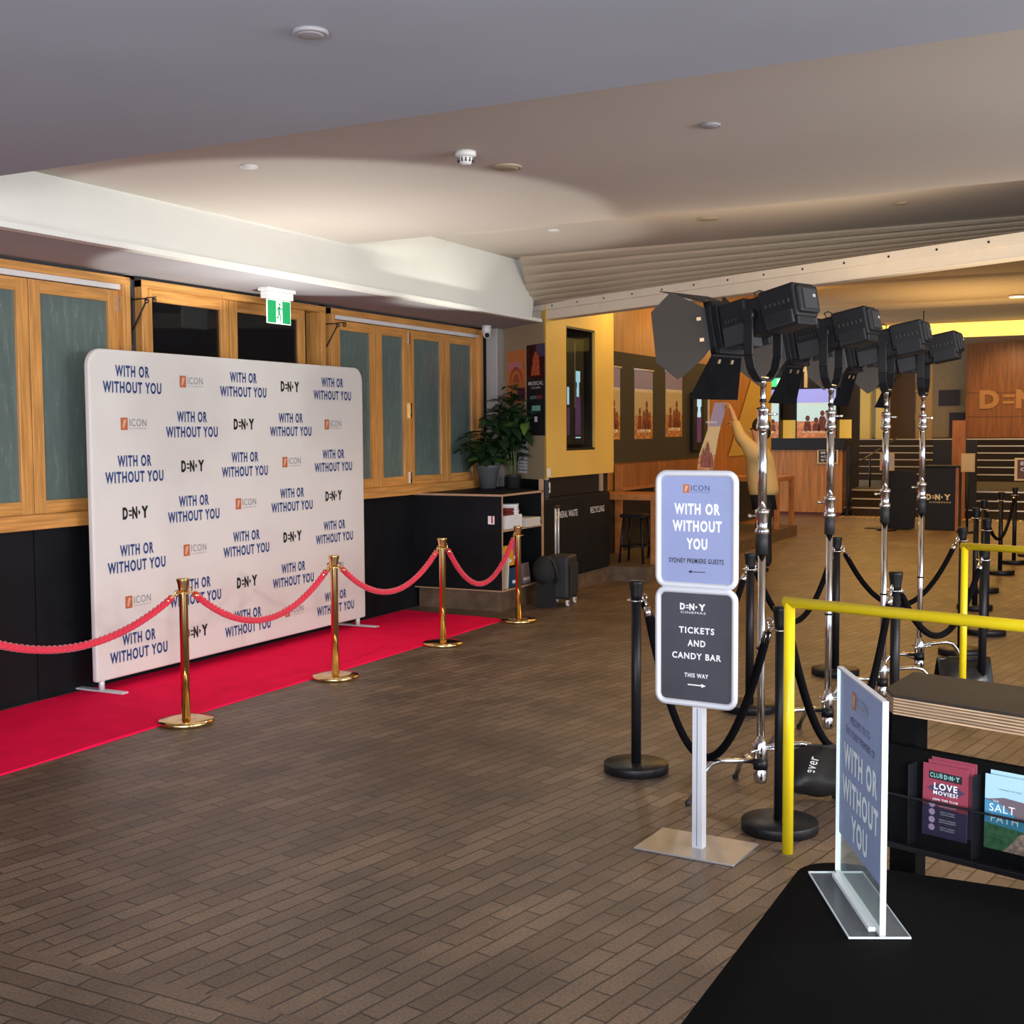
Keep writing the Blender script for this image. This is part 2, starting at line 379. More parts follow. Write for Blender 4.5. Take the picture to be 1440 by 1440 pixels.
# diagonal beige wall with column
D0=Vector((-5.43,11.66,0)); dd=Vector((-.782,.623,0)).normalized(); dn=Vector((-.623,-.782,0))
def DW(t,z,off=.004): p=D0+dd*t+dn*off; return (p.x,p.y,z)
mb=MB(); mb.T=frame(D0,(-dd),(0,0,1)); mb.box(-1.27,-.045,1.24,2.9,-.05,0,BEIGE); mb.box(-1.27,-.045,0,1.24,-.05,0,BLK)
struct('wall_corner', mb, 'beige diagonal wall with posters', 'wall')
mb=MB(); mb.box(-6.39,-6.25,12.16,12.34,1.13,2.87,mat('column_white',(.42,.41,.40),.5)); mb.box(-6.395,-6.375,12.34,12.42,1.13,2.87,BLK)
struct('trim_7', mb, 'pale square column at the window wall end', 'column', bevel=.01)

# bin cupboard, yellow display box above
root=thing('bin_cupboard','black bin cupboard lettered GENERAL WASTE and RECYCLING under the yellow display box','cupboard',(-5.43,11.56,0))
mb=MB(); mb.prism([(-.03,.14),(-.03,1.86),(-.5,1.86),(-.5,.54)],0,.17,BRICKP); mb.build('plinth',root)
mb=MB(); FP=[(-.02,.14),(-.02,1.86),(-.52,1.86),(-.52,.54)]; mb.prism(FP,.17,1.05,BLKPAN); mb.prism([(x-.015,y) for x,y in FP],1.055,1.255,BLK); mb.build('carcass',root)
for a,b in ((.03,.93),(.935,1.84)):
    mb=MB(); mb.box(-.02,0,a,b,.19,1.035,BLKPAN); mb.build('door',root,.003)
mb=MB(); mb.box(-.04,.004,-.002,.024,.17,1.255,PLYS); mb.build('edge_panel',root)
mb=MB(); mb.box(-.05,.002,1.60,1.63,1.06,1.255,PLYS); mb.build('edge_panel',root)
for t_,y_,w_ in (('GENERAL WASTE',.60,.58),('RECYCLING',1.455,.40)): mb=MB(); mb.T=frame((.004,0,0),(0,1,0),(0,0,1)); mb.text(t_,y_,.86,w_,.07,WHITEP,.001,.0); mb.build('lettering',root)
mb=MB(); mb.box(-.035,-.025,.17,.25,1.10,1.21,WHPL); mb.box(-.026,-.022,.18,.22,1.13,1.16,BLK); mb.build('power_outlet',root)

root=thing('display_box','yellow wall box with a tall dark recessed display window','display box',(-5.43,11.66,0))
mb=MB()
mb.prism([(0,0),(0,.51),(-.46,.51),(-.46,.37)],1.26,3.3,YELW); mb.box(-.50,0,1.30,1.86,1.26,3.3,YELW); mb.box(-.46,0,.51,1.30,1.26,1.535,YELW); mb.box(-.46,0,.51,1.30,2.862,3.3,YELW)
mb.build('casing',root)
mb=MB(); mb.box(-.46,-.45,.51,1.30,1.535,2.862,BLK); mb.box(-.45,-.001,.511,.53,1.54,2.86,BLK); mb.box(-.49,-.001,.53,1.29,2.84,2.861,BLK); mb.box(-.49,-.001,.53,1.29,1.536,1.56,BLK); mb.box(-.49,-.03,1.27,1.299,1.54,2.86,BLK); mb.build('lining',root)
mb=MB(); SCP=mat('purple_screen_and_reflection',(.10,.04,.12),.3,emit=.35); SCB=mat('pale_blue_screen_and_reflection',(.35,.6,.75),.3,emit=.8)
mb.box(-.07,-.06,.58,1.12,1.6,2.75,BLK)
for q_ in ((.88,1.02,1.70,2.12,SCP),(.92,.98,2.12,2.22,SCB),(.90,1.01,2.28,2.40,SCB),(.93,.98,2.22,2.28,SCB),(.64,.72,1.70,2.0,SCP),(.64,.71,2.03,2.22,SCB),(.89,1.02,1.665,1.68,SCB)): mb.box(-.06,-.055,q_[0],q_[1],q_[2],q_[3],q_[4])  # reflections in the display glass, painted as glowing panels
mb.box(-.06,-.056,.86,.885,2.0,2.7,mat('reflected_wall',(.25,.2,.13),.5)); mb.build('painted_reflection',root)
mb=MB(); mb.box(-.04,-.035,.51,1.30,1.535,2.862,glass_mat('display_glass',(.01,.01,.012),.12,.03)); mb.build('glass_front',root)
mb=MB(); mb.box(0,.003,.02,.10,1.275,1.36,WHPL); mb.build('notice_sticker',root)

# far left wood wall (plane x=-6), platform
mb=MB()
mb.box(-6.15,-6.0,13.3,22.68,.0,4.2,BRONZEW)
struct('wall_foyer_left', mb, 'veneered timber wall of the foyer on the left', 'wall')
mb=MB(); mb.box(-6.0,-5.975,13.6,22.6,.18,.98,BLK); mb.box(-6.0,-5.97,13.6,18.78,1.33,2.76,DARKG); mb.box(-6.0,-5.96,18.79,18.84,1.1,2.55,WHPL); struct('trim_8', mb, 'dark olive poster panel and painted shade strip on the timber wall', 'panel')  # low black strip stands in for the shade under the tables
mb=MB(); mb.box(-6.0,-5.985,21.3,22.65,1.31,2.62,mat('gold_light_patch',(.62,.42,.10),.5,.3)); mb.add([(-5.985,21.3,2.62),(-5.985,21.3,1.31),(-5.985,19.95,1.31)],[(0,1,2)],mat('gold_light_patch'))  # light falling on the timber wall, built as a gold slab
struct('trim_9', mb, 'golden patch of light painted on the wall behind the person', 'panel')
mb=MB(); mb.box(-6.0,-4.96,13.42,20.45,0,.17,BRICKP); mb.box(-6.0,-4.97,13.43,20.44,.17,.172,mat('platform_top',(.09,.06,.04),.6))
struct('trim_10', mb, 'low brown tiled platform along the timber wall', 'platform')

# rear hall
mb=MB(); mb.quad([(-10,11,4.1),(6,9,4.1),(6,38,4.1),(-10,38,4.1)],TAN)
for y,w,z in ((16.5,.5,4.06),(20.5,.35,4.06),(24.0,1.0,4.05)): mb.box(-9,5,y,y+w,z,4.1,mat('ceiling_band',(.52,.38,.21),.8))
struct('ceiling_foyer', mb, 'warm tan foyer ceiling with shallow bands', 'ceiling')
mb=MB(); mb.box(-5.4,4,29.5,29.6,3.78,4.1,mat('yellow_cove_light',(.9,.6,.10),.5,emit=1.5,ecol=(.95,.62,.12))); struct('trim_11', mb, 'glowing yellow cove strip across the foyer ceiling', 'cove light')
mb=MB(); mb.box(-9,4.5,37.9,38.0,0,5,TAND); struct('wall_back', mb, 'tan rear wall behind the stairs', 'wall')
mb=MB()
for x0,x1,z0,z1 in ((-5.75,-5.45,2.2,3.1),(-5.1,-4.55,2.4,2.85),(-5.75,-5.5,1.4,2.0),(-4.8,-4.4,1.5,2.2)): mb.box(x0,x1,37.85,37.9,z0,z1,mat('dark_frame_far',(.04,.025,.03),.5))
struct('trim_12', mb, 'dark framed panels on the tan rear wall', 'panel')
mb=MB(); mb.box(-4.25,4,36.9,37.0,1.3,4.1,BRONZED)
for zz in (2.05,2.72): mb.box(-4.25,4,36.895,36.9,zz,zz+.01,BLK)
struct('wall_dendy', mb, 'walnut veneer wall carrying the cinema name', 'wall')
root=thing('wall_lettering','large raised wooden cinema name letters on the walnut rear wall','sign',(-3.9,36.9,2.62))
mb=MB(); mb.T=frame((0,-.04,0),(1,0,0),(0,0,1)); LW=mat('raised_letter_wood',(.55,.27,.08),.4)
dendy(mb,1.35,-.08,2.7,.52,LW,0); mb.build('letters',root)
mb=MB(); mb.box(4.4,4.5,12,38,0,4.2,TAND); struct('wall_foyer_right', mb, 'tan wall on the far right of the foyer', 'wall')
# back wall left part with lift doorway
mb=MB(); mb.box(-9,-5.35,27.5,27.6,0,4.2,mat('brown_back_wall',(.035,.022,.012),.7))
struct('wall_concession', mb, 'dark wall behind the concession counter', 'wall')
mb=MB(); GP=mat('lift_portal_gold',(.75,.52,.20),.5); mb.box(-6.95,-6.40,27.2,27.28,3.0,3.22,GP); mb.box(-6.47,-6.40,27.2,27.28,2.62,3.0,GP); mb.box(-6.95,-6.88,27.2,27.28,2.62,3.0,GP)
mb.T=frame((-6.67,27.195,3.1),(1,0,0),(0,0,1)); mb.text('LIFTS',0,0,.36,.12,mat('brown_letter',(.25,.15,.06),.5),.001); struct('trim_13', mb, 'gold lift surround lettered LIFTS', 'portal')

# stairs
mb=MB(); ST=mat('stair_dark_carpet',(.030,.020,.013),.8,var=.3,vscale=30); NO=mat('nosing_aluminium',(.75,.66,.52),.3,.6); yy=25.4
noses=[]
for k in range(3):
    y=25.6+.3*k; z=.165*(k+1); mb.box(-5.33,2,y,38,z-.165,z,ST); noses.append((y,z))
for k in range(6):
    y=31.2+.3*k; z=.495+.165*(k+1); mb.box(-7.2,2,y,38,z-.165,z,ST); noses.append((y,z))
for y,z in noses: mb.box(-5.33 if z<.5 else -7.2,2,y-.012,y+.05,z-.022,z+.004,NO)
struct('stairs', mb, 'dark carpeted stairs with pale metal nosings in the rear', 'stairs')
mb=MB(); TAC=mat('tactile_studs',(.75,.55,.25),.4,.5)
for i in range(40): mb.box(-5.2+i*.1,-5.16+i*.1,24.9,25.3,0,.008,TAC)
struct('trim_14', mb, 'row of brass tactile strips before the stairs', 'floor strip')
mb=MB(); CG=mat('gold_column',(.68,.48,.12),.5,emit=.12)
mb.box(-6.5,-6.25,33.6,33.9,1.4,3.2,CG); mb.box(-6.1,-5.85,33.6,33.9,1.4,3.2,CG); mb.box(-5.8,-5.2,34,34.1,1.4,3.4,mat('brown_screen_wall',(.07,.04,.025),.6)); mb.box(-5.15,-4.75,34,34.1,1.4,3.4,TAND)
struct('trim_15', mb, 'golden columns and brown screen at the stair head', 'column')

# ================================================================== BACKDROP BANNER
root=thing('media_wall_banner','wide white step-and-repeat fabric banner printed with film and cinema logos','banner',(-6.20,6.13,.006))
def rrect(w,h,r,n=6,x0=0,y0=0):
    p=[]
    for cx,cy,a0 in ((w-r,r,-PI/2),(w-r,h-r,0),(r,h-r,PI/2),(r,r,PI)):
        for k in range(n+1): a=a0+PI/2*k/n; p.append((x0+cx+r*math.cos(a),y0+cy+r*math.sin(a)))
    return p
mb=MB(); mb.T=frame((0,0,.06),(0,1,0),(0,0,1)); pts=rrect(3.26,2.25,.12)
pts=[p for p in pts if p[1]>.3]; pts=[(3.26,.015),*pts,(0,.015)] if pts[0][0]>1 else pts
mb.prism(pts,-.025,.022,FABRIC); fab=mb.build('fabric_panel',root,.014,segs=3)
pat=['WIWDW','IWDWI','WDWIW','DWIWD','WIWDW','IWDWI','WDWIW']
for r,row in enumerate(pat):
    for c,ch in enumerate(row):
        mb=MB(); mb.T=frame((.0235,0,0),(0,1,0),(0,0,1))
        y=.40+.597*c; z=2.115-.3065*r
        if ch=='W':
            mb.text('WITH OR',y,z+.052,.325,.080,NAVY,.001,.035); mb.text('WITHOUT YOU',y,z-.058,.56,.080,NAVY,.001,.035)
        elif ch=='I': icon(mb,y,z,.25,.085)
        else: dendy(mb,y,z,.26,.085,BLACKP)
        mb.build({'W':'film_title_print','I':'distributor_logo_print','D':'cinema_logo_print'}[ch],fab)
for y in (.06,3.16):
    mb=MB(); mb.box(-.21,.21,y-.03,y+.03,0.006,.018,ALU); ft=mb.build('foot',root,.003); mb=MB(); mb.tube([(0,y,.018),(0,y,.09)],.02,ALU,14); mb.build('foot_post',ft)

# carpet
mb=MB(); n=60
vs=[];fs=[]
y0,y1=1.0,10.28
for i in range(n+1):
    y=y0+(y1-y0)*i/n
    for j in range(13):
        x=-6.36+(1.18+.012*math.sin(y*1.7))*j/12
        vs.append((x,y+(.0 if i<n else -.12*j/12+.06),.009+.003*math.sin(x*9+y*5)*math.sin(y*2.1)+(.0)))
for i in range(n):
    for j in range(12): a=i*13+j; fs.append((a,a+1,a+14,a+13))
m0=len(vs)
mb.add(vs,fs,CARPET,True)
# rims
edge=[i*13+12 for i in range(n+1)]
vs2=[];fs2=[]
for k,e in enumerate(edge): vs2+= [vs[e],(vs[e][0]+.004,vs[e][1],0)]
for k in range(len(edge)-1): fs2.append((2*k,2*k+2,2*k+3,2*k+1))
mb.add(vs2,fs2,CARPET)
tag(mb.build('red_carpet'),'long red carpet laid along the window wall under the banner','carpet')

# ================================================================== STANCHIONS AND ROPES
def gold_post():
    r=thing('rope_stanchion','','stanchion',(0,0,0),0,'brass rope posts along the carpet')
    mb=MB(); mb.lathe([(.160,0),(.165,.006),(.165,.020),(.160,.028),(.10,.034),(.03,.036)],GOLD,48); mb.build('base',r)
    mb=MB(); mb.lathe([(.0265,.034),(.0265,.80),(.0265,.815)],GOLD,24); mb.build('pole',r)
    mb=MB(); mb.lathe([(.0265,.80),(.029,.815),(.034,.85),(.040,.872),(.040,.879),(.02,.882)],GOLD,24); mb.build('cap',r)
    mb=MB()
    for k in range(8):
        a=k*PI/4; mb.tube([(.0265*math.cos(a),.0265*math.sin(a),.795),(.05*math.cos(a),.05*math.sin(a),.795)],.004,GOLD,6)
    mb.tube([(.05*math.cos(k*PI/8),.05*math.sin(k*PI/8),.795) for k in range(17)],.004,GOLD,6); mb.build('hook_ring',r)
    return r
gp=gold_post()
GL=['brass rope post at the left frame edge nearest the camera','brass rope post in front of the banner left part, first from the left','brass rope post before the banner right edge, second from the left','brass rope post past the banner on the carpet edge','brass rope post in front of the open book shelf']
gpos=[(-5.09,4.10),(-5.085,5.753),(-5.05,7.276),(-5.04,8.80),(-5.03,10.18)]
for i,(x,y) in enumerate(gpos):
    if i==0: gp.location=(x,y,0); gp['label']=GL[0]
    else: dup(gp,(x,y,0),0,GL[i])
def sagpath(a,b,low,n=40):
    a=Vector(a);b=Vector(b); P=[]
    for i in range(n+1):
        t=i/n; p=a.lerp(b,t); s=4*t*(1-t); mid=(a.z+b.z)/2; p.z-= (mid-low)*s; P.append(p)
    return P
def hooks(root,P,mt,r=.0):
    for p,q in ((P[0],P[2]),(P[-1],P[-3])):
        d=(q-p).normalized(); mb=MB()
        mb.tube([p-d*.035,p+d*.0],.006,mt,8); mb.tube([p,p+d*.05],.019,mt,12)
        c=p-d*.05; u=d.cross(Vector((0,0,1))).normalized(); w=u.cross(d)
        mb.tube([c+ (d*math.cos(k*PI/5)+w*math.sin(k*PI/5))*.018 for k in range(11)],.0045,mt,6)
        mb.build('snap_hook',root)
def braided(a,b,low,label):
    root=thing('braided_rope',label,'rope',(0,0,0),0,'red braided ropes between the brass posts')
    P=sagpath(a,b,low,110); mb=MB()
    L=0; S=[0]
    for i in range(1,len(P)): L+=(P[i]-P[i-1]).length; S.append(L)
    for k in range(3):
        Q=[]
        for i,p in enumerate(P):
            d=(P[min(i+1,len(P)-1)]-P[max(i-1,0)]).normalized(); u=d.cross(Vector((0,0,1))).normalized(); w=u.cross(d)
            th=S[i]/.11*2*PI+k*2*PI/3; Q.append(p+(u*math.cos(th)+w*math.sin(th))*.011)
        mb.tube(Q,.0125,RED,7)
    mb.build('rope_strands',root); hooks(root,P,GOLD)
lows=[.60,.53,.535,.43]
RL=['red braided rope at the left leading out of the frame','red braided rope hanging before the banner logos','red braided rope hanging past the banner right edge','red braided rope hanging in front of the black cabinet']
for i in range(4):
    (xa,ya),(xb,yb)=gpos[i],gpos[i+1]
    braided((xa,ya+.10,.775),(xb,yb-.10,.775),lows[i],RL[i])

def black_post():
    r=thing('barrier_post','','stanchion',(0,0,0),0,'black queue barrier posts')
    mb=MB(); mb.lathe([(.160,0),(.166,.004),(.166,.042),(.163,.047),(.03,.048)],BLK,48); mb.build('base',r)
    mb=MB(); mb.lathe([(.0255,.047),(.0255,.90)],BLK,24); mb.build('pole',r)
    mb=MB(); mb.lathe([(.028,.885),(.029,.91),(.036,.965),(.038,.975),(.036,.985),(.01,.987)],BLK,24); mb.build('cap',r)
    mb=MB(); mb.tube([(.045*math.cos(k*PI/8),.045*math.sin(k*PI/8),.885) for k in range(17)],.004,CHROME,6)
    for k in range(4): mb.tube([(0,0,.885),(.045*math.cos(k*PI/2),.045*math.sin(k*PI/2),.885)],.004,CHROME,6)
    mb.build('hook_ring',r)
    return r
bp0=black_post()
BPOS={'A':(-2.255,5.92),'B':(-2.115,7.53),'C':(-1.35,5.30),'D':(-1.875,8.90),'E':(-1.127,6.846),'F':(-1.169,10.10),'G':(-.868,8.669),'H':(-1.348,12.69),'I':(-1.421,14.1),'J':(-1.41,15.9),'K':(-1.36,17.2),'M':(-1.10,11.2)}
BL={'A':'black barrier post left of the two-panel sign stand','B':'black barrier post behind the sign stand, before the person','C':'black barrier post hidden behind the front yellow rail upright','D':'black barrier post beside the second light stand','E':'black barrier post beside the third light stand','F':'black barrier post left of the rear yellow rail','G':'thick near black barrier post inside the rear yellow rail','H':'black barrier post just beyond the rear yellow rail','I':'black barrier post far in the queue before the rope loop','J':'black barrier post with visible round base far right','K':'black barrier post farthest right in the queue','M':'black barrier post behind the rear yellow rail corner'}
first=True
for k,(x,y) in BPOS.items():
    if first: bp0.location=(x,y,0); bp0['label']=BL[k]; first=False
    else: dup(bp0,(x,y,0),random.uniform(0,6),BL[k])
def velvet(a,b,low,label):
    pa=Vector((*BPOS[a],.86)); pb=Vector((*BPOS[b],.86)); d=(pb-pa).normalized()
    root=thing('velvet_rope',label,'rope',(0,0,0),0,'black ropes of the queue barrier')
    P=sagpath(pa+d*.09,pb-d*.09,low,40); mb=MB(); mb.tube(P,.019,VELV,12); mb.build('rope_cord',root); hooks(root,P,CHROME)
velvet('A','B',.45,'black rope running behind the upper sign panel')
velvet('A','C',.20,'black rope sagging low behind the sign stand pole')
velvet('C','E',.20,'black rope sagging low behind the acrylic sign')
velvet('B','D',.47,'black rope crossing behind the first light stand')
velvet('D','F',.44,'black rope between second light stand and rear yellow rail')
velvet('E','G',.52,'black rope passing below the front yellow rail')
velvet('I','K',.45,'black rope loop in the far queue on the right')

# ================================================================== SIGN STAND
SS=(-1.60,4.93,0)
root=thing('sign_stand','silver floor sign stand with lilac panel above a charcoal tickets panel','sign stand',SS,math.radians(-4))
mb=MB(); mb.box(-.225,.215,-.16,.145,0,.010,STEEL); mb.build('base_plate',root,.003)
mb=MB(); mb.box(-.010,.035,-.045,.0,.01,1.56,ALU); mb.box(.0105,.0125,-.047,-.045,.02,.6,BLK); mb.build('pole',root,.006)
def snap(z0,z1,pr,fill,name):
    w=.335; fr=MB(); fr.T=frame((-.157,-.058,z0),(1,0,0),(0,0,1)); h=z1-z0
    P=rrect(w,h,.035,5); 
    fr.tube([(x,y,0) for x,y in P]+[(P[0][0],P[0][1],0)],.0135,ALU,12,False)
    f=fr.build('frame',root)
    pn=MB(); pn.T=frame((-.157,-.058,z0),(1,0,0),(0,0,1)); pn.prism([(x,y) for x,y in rrect(w-.012,h-.012,.03,4,.006,.006)],-.006,.002,pr); fill(pn,w,h)
    pn.build(name,root)
def f1(p,w,h):
    icon(p,w/2,h-.062,.115,.035,mat('navy_small',(.03,.045,.12),.5),.003)
    for t,y,ww in (('WITH OR',.315,.20),('WITHOUT',.245,.215),('YOU',.172,.092)): p.text(t,w/2+.003,y+.0,ww,.047,WHITEP,.003,.045)
    p.text('SYDNEY PREMIERE GUESTS',w/2,.102,.238,.020,BLACKP,.003,.02)
    p.quad([(w/2-.035,.057,.003),(w/2-.02,.064,.003),(w/2-.02,.0585,.003),(w/2+.04,.0585,.003),(w/2+.04,.0555,.003),(w/2-.02,.0555,.003),(w/2-.02,.050,.003)],BLACKP)
def f2(p,w,h):
    dendy(p,w/2-.012,h-.068,.118,.028,WHITEP,.003); p.text('CINEMAS',w/2-.012,h-.092,.11,.009,WHITEP,.003)
    for t,y,ww in (('TICKETS',.305,.155),('AND',.252,.078),('CANDY BAR',.198,.215),('THIS WAY',.118,.105)): p.text(t,w/2+.003,y,ww,.027 if t!='THIS WAY' else .018,WHITEP,.003,.03)
    p.quad([(w/2+.045,.078,.003),(w/2+.025,.0865,.003),(w/2+.025,.081,.003),(w/2-.035,.081,.003),(w/2-.035,.076,.003),(w/2+.025,.076,.003),(w/2+.025,.0695,.003)],WHITEP)
snap(1.112,1.572,LILAC,f1,'upper_panel'); snap(.622,1.092,DARKPR,f2,'lower_panel')
mb=MB(); 
for x in (-.006,.020): mb.box(x,x+.016,-.066,-.045,1.085,1.12,ALU)
mb.build('connector',root,.003)

# ================================================================== LIGHT STANDS AND LAMPS
spos=[(-1.545,5.697),(-1.495,6.908),(-1.37,7.887),(-1.30,8.893)]
def light_stand():
    r=thing('light_stand','','light stand',(0,0,0),0,'chrome light stands carrying the studio lamps')
    mb=MB(); mb.tube([(0,0,.10),(0,0,1.17)],.0185,CHROME,20); mb.build('lower_tube',r)
    mb=MB(); mb.tube([(0,0,1.17),(0,0,1.275)],.028,BLKR,20); mb.build('grip_sleeve',r)
    mb=MB(); mb.tube([(0,0,.72),(0,0,.732)],.0225,BLKR,20); mb.build('rubber_band',r)
    mb=MB(); mb.lathe([(.026,1.26),(.034,1.265),(.034,1.285),(.028,1.29),(.026,1.30),(.029,1.355),(.034,1.36),(.034,1.375),(.02,1.38)],CHROME,24)
    cc=mb.build('collar',r); mb=MB(); mb.tube([(.0,0,1.345),(-.055,0,1.345)],.006,CHROME,8); mb.ball((-.058,0,1.345),.011,CHROME,8); mb.build('knob',cc)
    mb=MB(); mb.tube([(0,0,1.375),(0,0,1.77)],.0205,CHROME,20); mb.build('upper_tube',r)
    mb=MB(); mb.lathe([(.024,1.745),(.031,1.75),(.031,1.77),(.027,1.775),(.026,1.83),(.030,1.835),(.028,1.85),(.012,1.855)],CHROME,24); cc=mb.build('collar',r); mb=MB(); mb.tube([(0,0,1.82),(.06,0,1.82)],.006,CHROME,8); mb.tube([(.06,-.02,1.82),(.06,.02,1.82)],.005,CHROME,8); mb.build('knob',cc)
    mb=MB(); mb.tube([(0,0,1.84),(0,0,1.965)],.013,CHROME,16); mb.lathe([(.016,1.875),(.016,1.89)],BLK,16); mb.build('spigot',r)
    mb=MB(); mb.lathe([(.026,.085),(.032,.10),(.032,.14),(.026,.15),(.026,.2),(.033,.21),(.033,.26),(.026,.275),(.024,.295)],CHROME,20)
    for a in (.4,2.3,4.4): mb.tube([(.03*math.cos(a),.03*math.sin(a),.245),(.07*math.cos(a),.07*math.sin(a),.245)],.006,CHROME,8); mb.ball((.072*math.cos(a),.072*math.sin(a),.245),.010,CHROME,8)
    mb.lathe([(.034,.15),(.034,.2)],BLK,20); mb.build('hub',r)
    for k,(a,z) in enumerate(((219,.19),(30,.255),(125,.15))):
        a=math.radians(a); c,s=math.cos(a),math.sin(a); mb=MB()
        P=[(.03*c,.03*s,z),(.20*c,.20*s,z+.012),(.245*c,.245*s,z),(.28*c,.28*s,z-.04),(.36*c,.36*s,.012)]
        mb.tube(P,.0125,CHROME,12); lg=mb.build('leg',r); mb=MB(); mb.ball(P[-1],.017,BLKR,8); mb.build('rubber_foot',lg)
    return r
LS=light_stand()
SL=['nearest chrome light stand, directly behind the two-panel sign','second chrome light stand from the left','third chrome light stand from the left','farthest chrome light stand, weighted by the rear sandbag']
for i,(x,y) in enumerate(spos):
    if i==0: LS.location=(x,y,0); LS['label']=SL[0]
    else: dup(LS,(x,y,0),math.radians([0,4,-8,6][i]),SL[i])

def lamp():
    r=thing('studio_lamp','','lamp',(0,0,0),0,'black studio lamps on the light stands')
    # yoke : u-shaped bracket, pivot 0.34 above the spigot
    mb=MB(); Y=.114; H=.300
    path=[(-Y,H),(-Y,.12),(-Y+.02,.06),(-Y+.06,.02),(-.03,.008),(.03,.008),(Y-.06,.02),(Y-.02,.06),(Y,.12),(Y,H)]
    wv=.024
    for a,b in zip(path[:-1],path[1:]):
        d=Vector((0,b[0]-a[0],b[1]-a[1])).normalized(); nn=Vector((0,-d.z,d.y))*.006
        vs=[]
        for p in (a,b):
            for sx in (-wv,wv):
                for sn in (-1,1): vs.append((sx,p[0]+nn.y*sn,p[1]+nn.z*sn))
        mb.add(vs,[(0,1,3,2),(4,6,7,5),(0,4,5,1),(2,3,7,6),(0,2,6,4),(1,5,7,3)],LAMPB)
    yk=mb.build('yoke',r,.003)
    mb=MB(); mb.tube([(0,-Y-.035,H),(0,-Y+.02,H)],.036,BLK,20); mb.tube([(0,-Y-.05,H),(0,-Y-.03,H)],.020,LAMPG,16); mb.build('tilt_knob',r)
    mb=MB(); mb.tube([(0,Y-.02,H),(0,Y+.02,H)],.03,BLK,20); mb.build('pivot_washer',r)
    mb=MB(); mb.lathe([(.016,-.02),(.016,.012),(.010,.024)],CHROME,14); mb.tube([(-.03,-.0,.018),(.05,.05,.034)],.006,GOLD,8); mb.build('bolt',r)
    mb=MB(); mb.tube([(0,-Y-.008,.235),(0,-Y-.008,.265)],.009,CHROME,8); mb.ball((0,-Y-.010,.27),.012,CHROME,8); mb.build('lock_pin',r)
    T=Matrix.Translation((0,0,H))@Matrix.Rotation(math.radians(11),4,'Y')
    mb=MB(); mb.T=T
    w=.086
    mb.box(-.15,.055,-w*.8,w*.8,-.085,.085,LAMPB)                         # mid body
    mb.box(-.235,-.04,-w,w,-.06,.095,LAMPB)                                 # rear housing
    mb.box(-.255,-.22,-w*.9,w*.9,-.045,.08,LAMPB)
    mb.box(.03,.185,-w*1.05,w*1.05,-.085,.095,LAMPB)                      # front housing
    mb.build('housing',r,.012)
    hs=[c for c in r.children if c.name.startswith('housing')][0]
    for sd in (-1,1):
        mb=MB(); mb.T=T
        B=lambda x0,x1,o0,o1,z0,z1,m_: mb.box(x0,x1,min(sd*(w+o0),sd*(w+o1)),max(sd*(w+o0),sd*(w+o1)),z0,z1,m_)
        B(-.215,-.07,-.004,.012,-.085,-.025,LAMPG)
        for k in range(7): B(-.21,-.075,.010,.016,-.080+k*.0078,-.0765+k*.0078,LAMPB)
        for k in range(6): B(-.205+k*.024,-.194+k*.024,-.004,.008,.008,.026,LAMPG)
        mb.build('vent_panel',hs,.002)
        mb=MB(); mb.T=T; B(.045,.165,-.004,.018,-.11,-.02,LAMPG)
        for k in range(6): B(.052+k*.018,.060+k*.018,-.004,.012,.0,.014,LAMPG)
        mb.build('side_cover',hs,.002)
    mb=MB(); mb.T=T; mb.box(-.26,-.25,-.05,.05,-.03,.06,LAMPG); mb.box(-.265,-.26,-.035,-.015,.022,.036,mat('lamp_display',(.35,.37,.36),.3)); mb.build('control_panel',hs,.002)
    mb=MB(); mb.T=T
    mb.box(-.225,-.05,-w*.8,w*.8,-.095,-.05,LAMPB); mb.build('ballast_box',hs,.008)
    mb=MB(); mb.T=T; mb.box(.05,.10,-.035,.035,-.125,-.08,LAMPG); mb.build('cable_socket',hs,.004)
    mb=MB(); mb.T=T; mb.tube([(.0,-.03,.085),(-.01,-.03,.115),(.0,0,.125),(.01,.03,.115),(.0,.03,.085)],.003,BLK,6); mb.build('safety_ring',hs)
    mb=MB(); mb.T=T; x0,x1,q=.20,.235,.125
    for s1 in (-1,1):
        mb.box(x0,x1,min(s1*q,s1*(q-.03)),max(s1*q,s1*(q-.03)),-q,q,BLK); mb.box(x0,x1,-q,q,min(s1*q,s1*(q-.03)),max(s1*q,s1*(q-.03)),BLK)
    mb.box(.18,.205,-.10,.10,-.10,.10,BLK); fr=mb.build('front_ring',r,.003)
    mb=MB(); mb.T=T; mb.tube([(.205,0,0),(.21,0,0)],.09,mat('lamp_lens',(.35,.35,.3),.1,spec=.8),24); mb.build('lens',fr)
    def leaf(base,hinge,out,pts,name='barn_door',bm_=None):
        m=MB(); ez=Vector(hinge).cross(Vector(out)).normalized(); F=frame(base,hinge,out)
        m.T=T@F; m.prism(pts,-.0015,.0015,bm_ or BARN)
        for x in (-.05,.05): m.box(x-.008,x+.008,.02,.04,-.006,.006,mat('rivet_brass',(.6,.42,.25),.4,.8))
        m.box(pts[0][0],pts[1][0],-.004,.008,-.004,.004,BLK)
        m.build(name,fr)
    side=[(-.10,0),(.10,0),(.135,.035),(.20,.13),(.215,.17),(.12,.255),(-.12,.245),(-.20,.14),(-.13,.04)]
    tb=[(-.115,0),(.115,0),(.19,.22),(-.19,.22)]
    leaf((.235,-.125,0),(0,0,1),(.80,-.60,0),side); leaf((.235,.125,0),(0,0,-1),(.80,.60,0),side)
    leaf((.235,0,.125),(0,1,0),(.88,0,.47),tb); leaf((.235,0,-.125),(0,-1,0),(.52,0,-.85),tb,bm_=VELV)
    return r
LP=lamp()
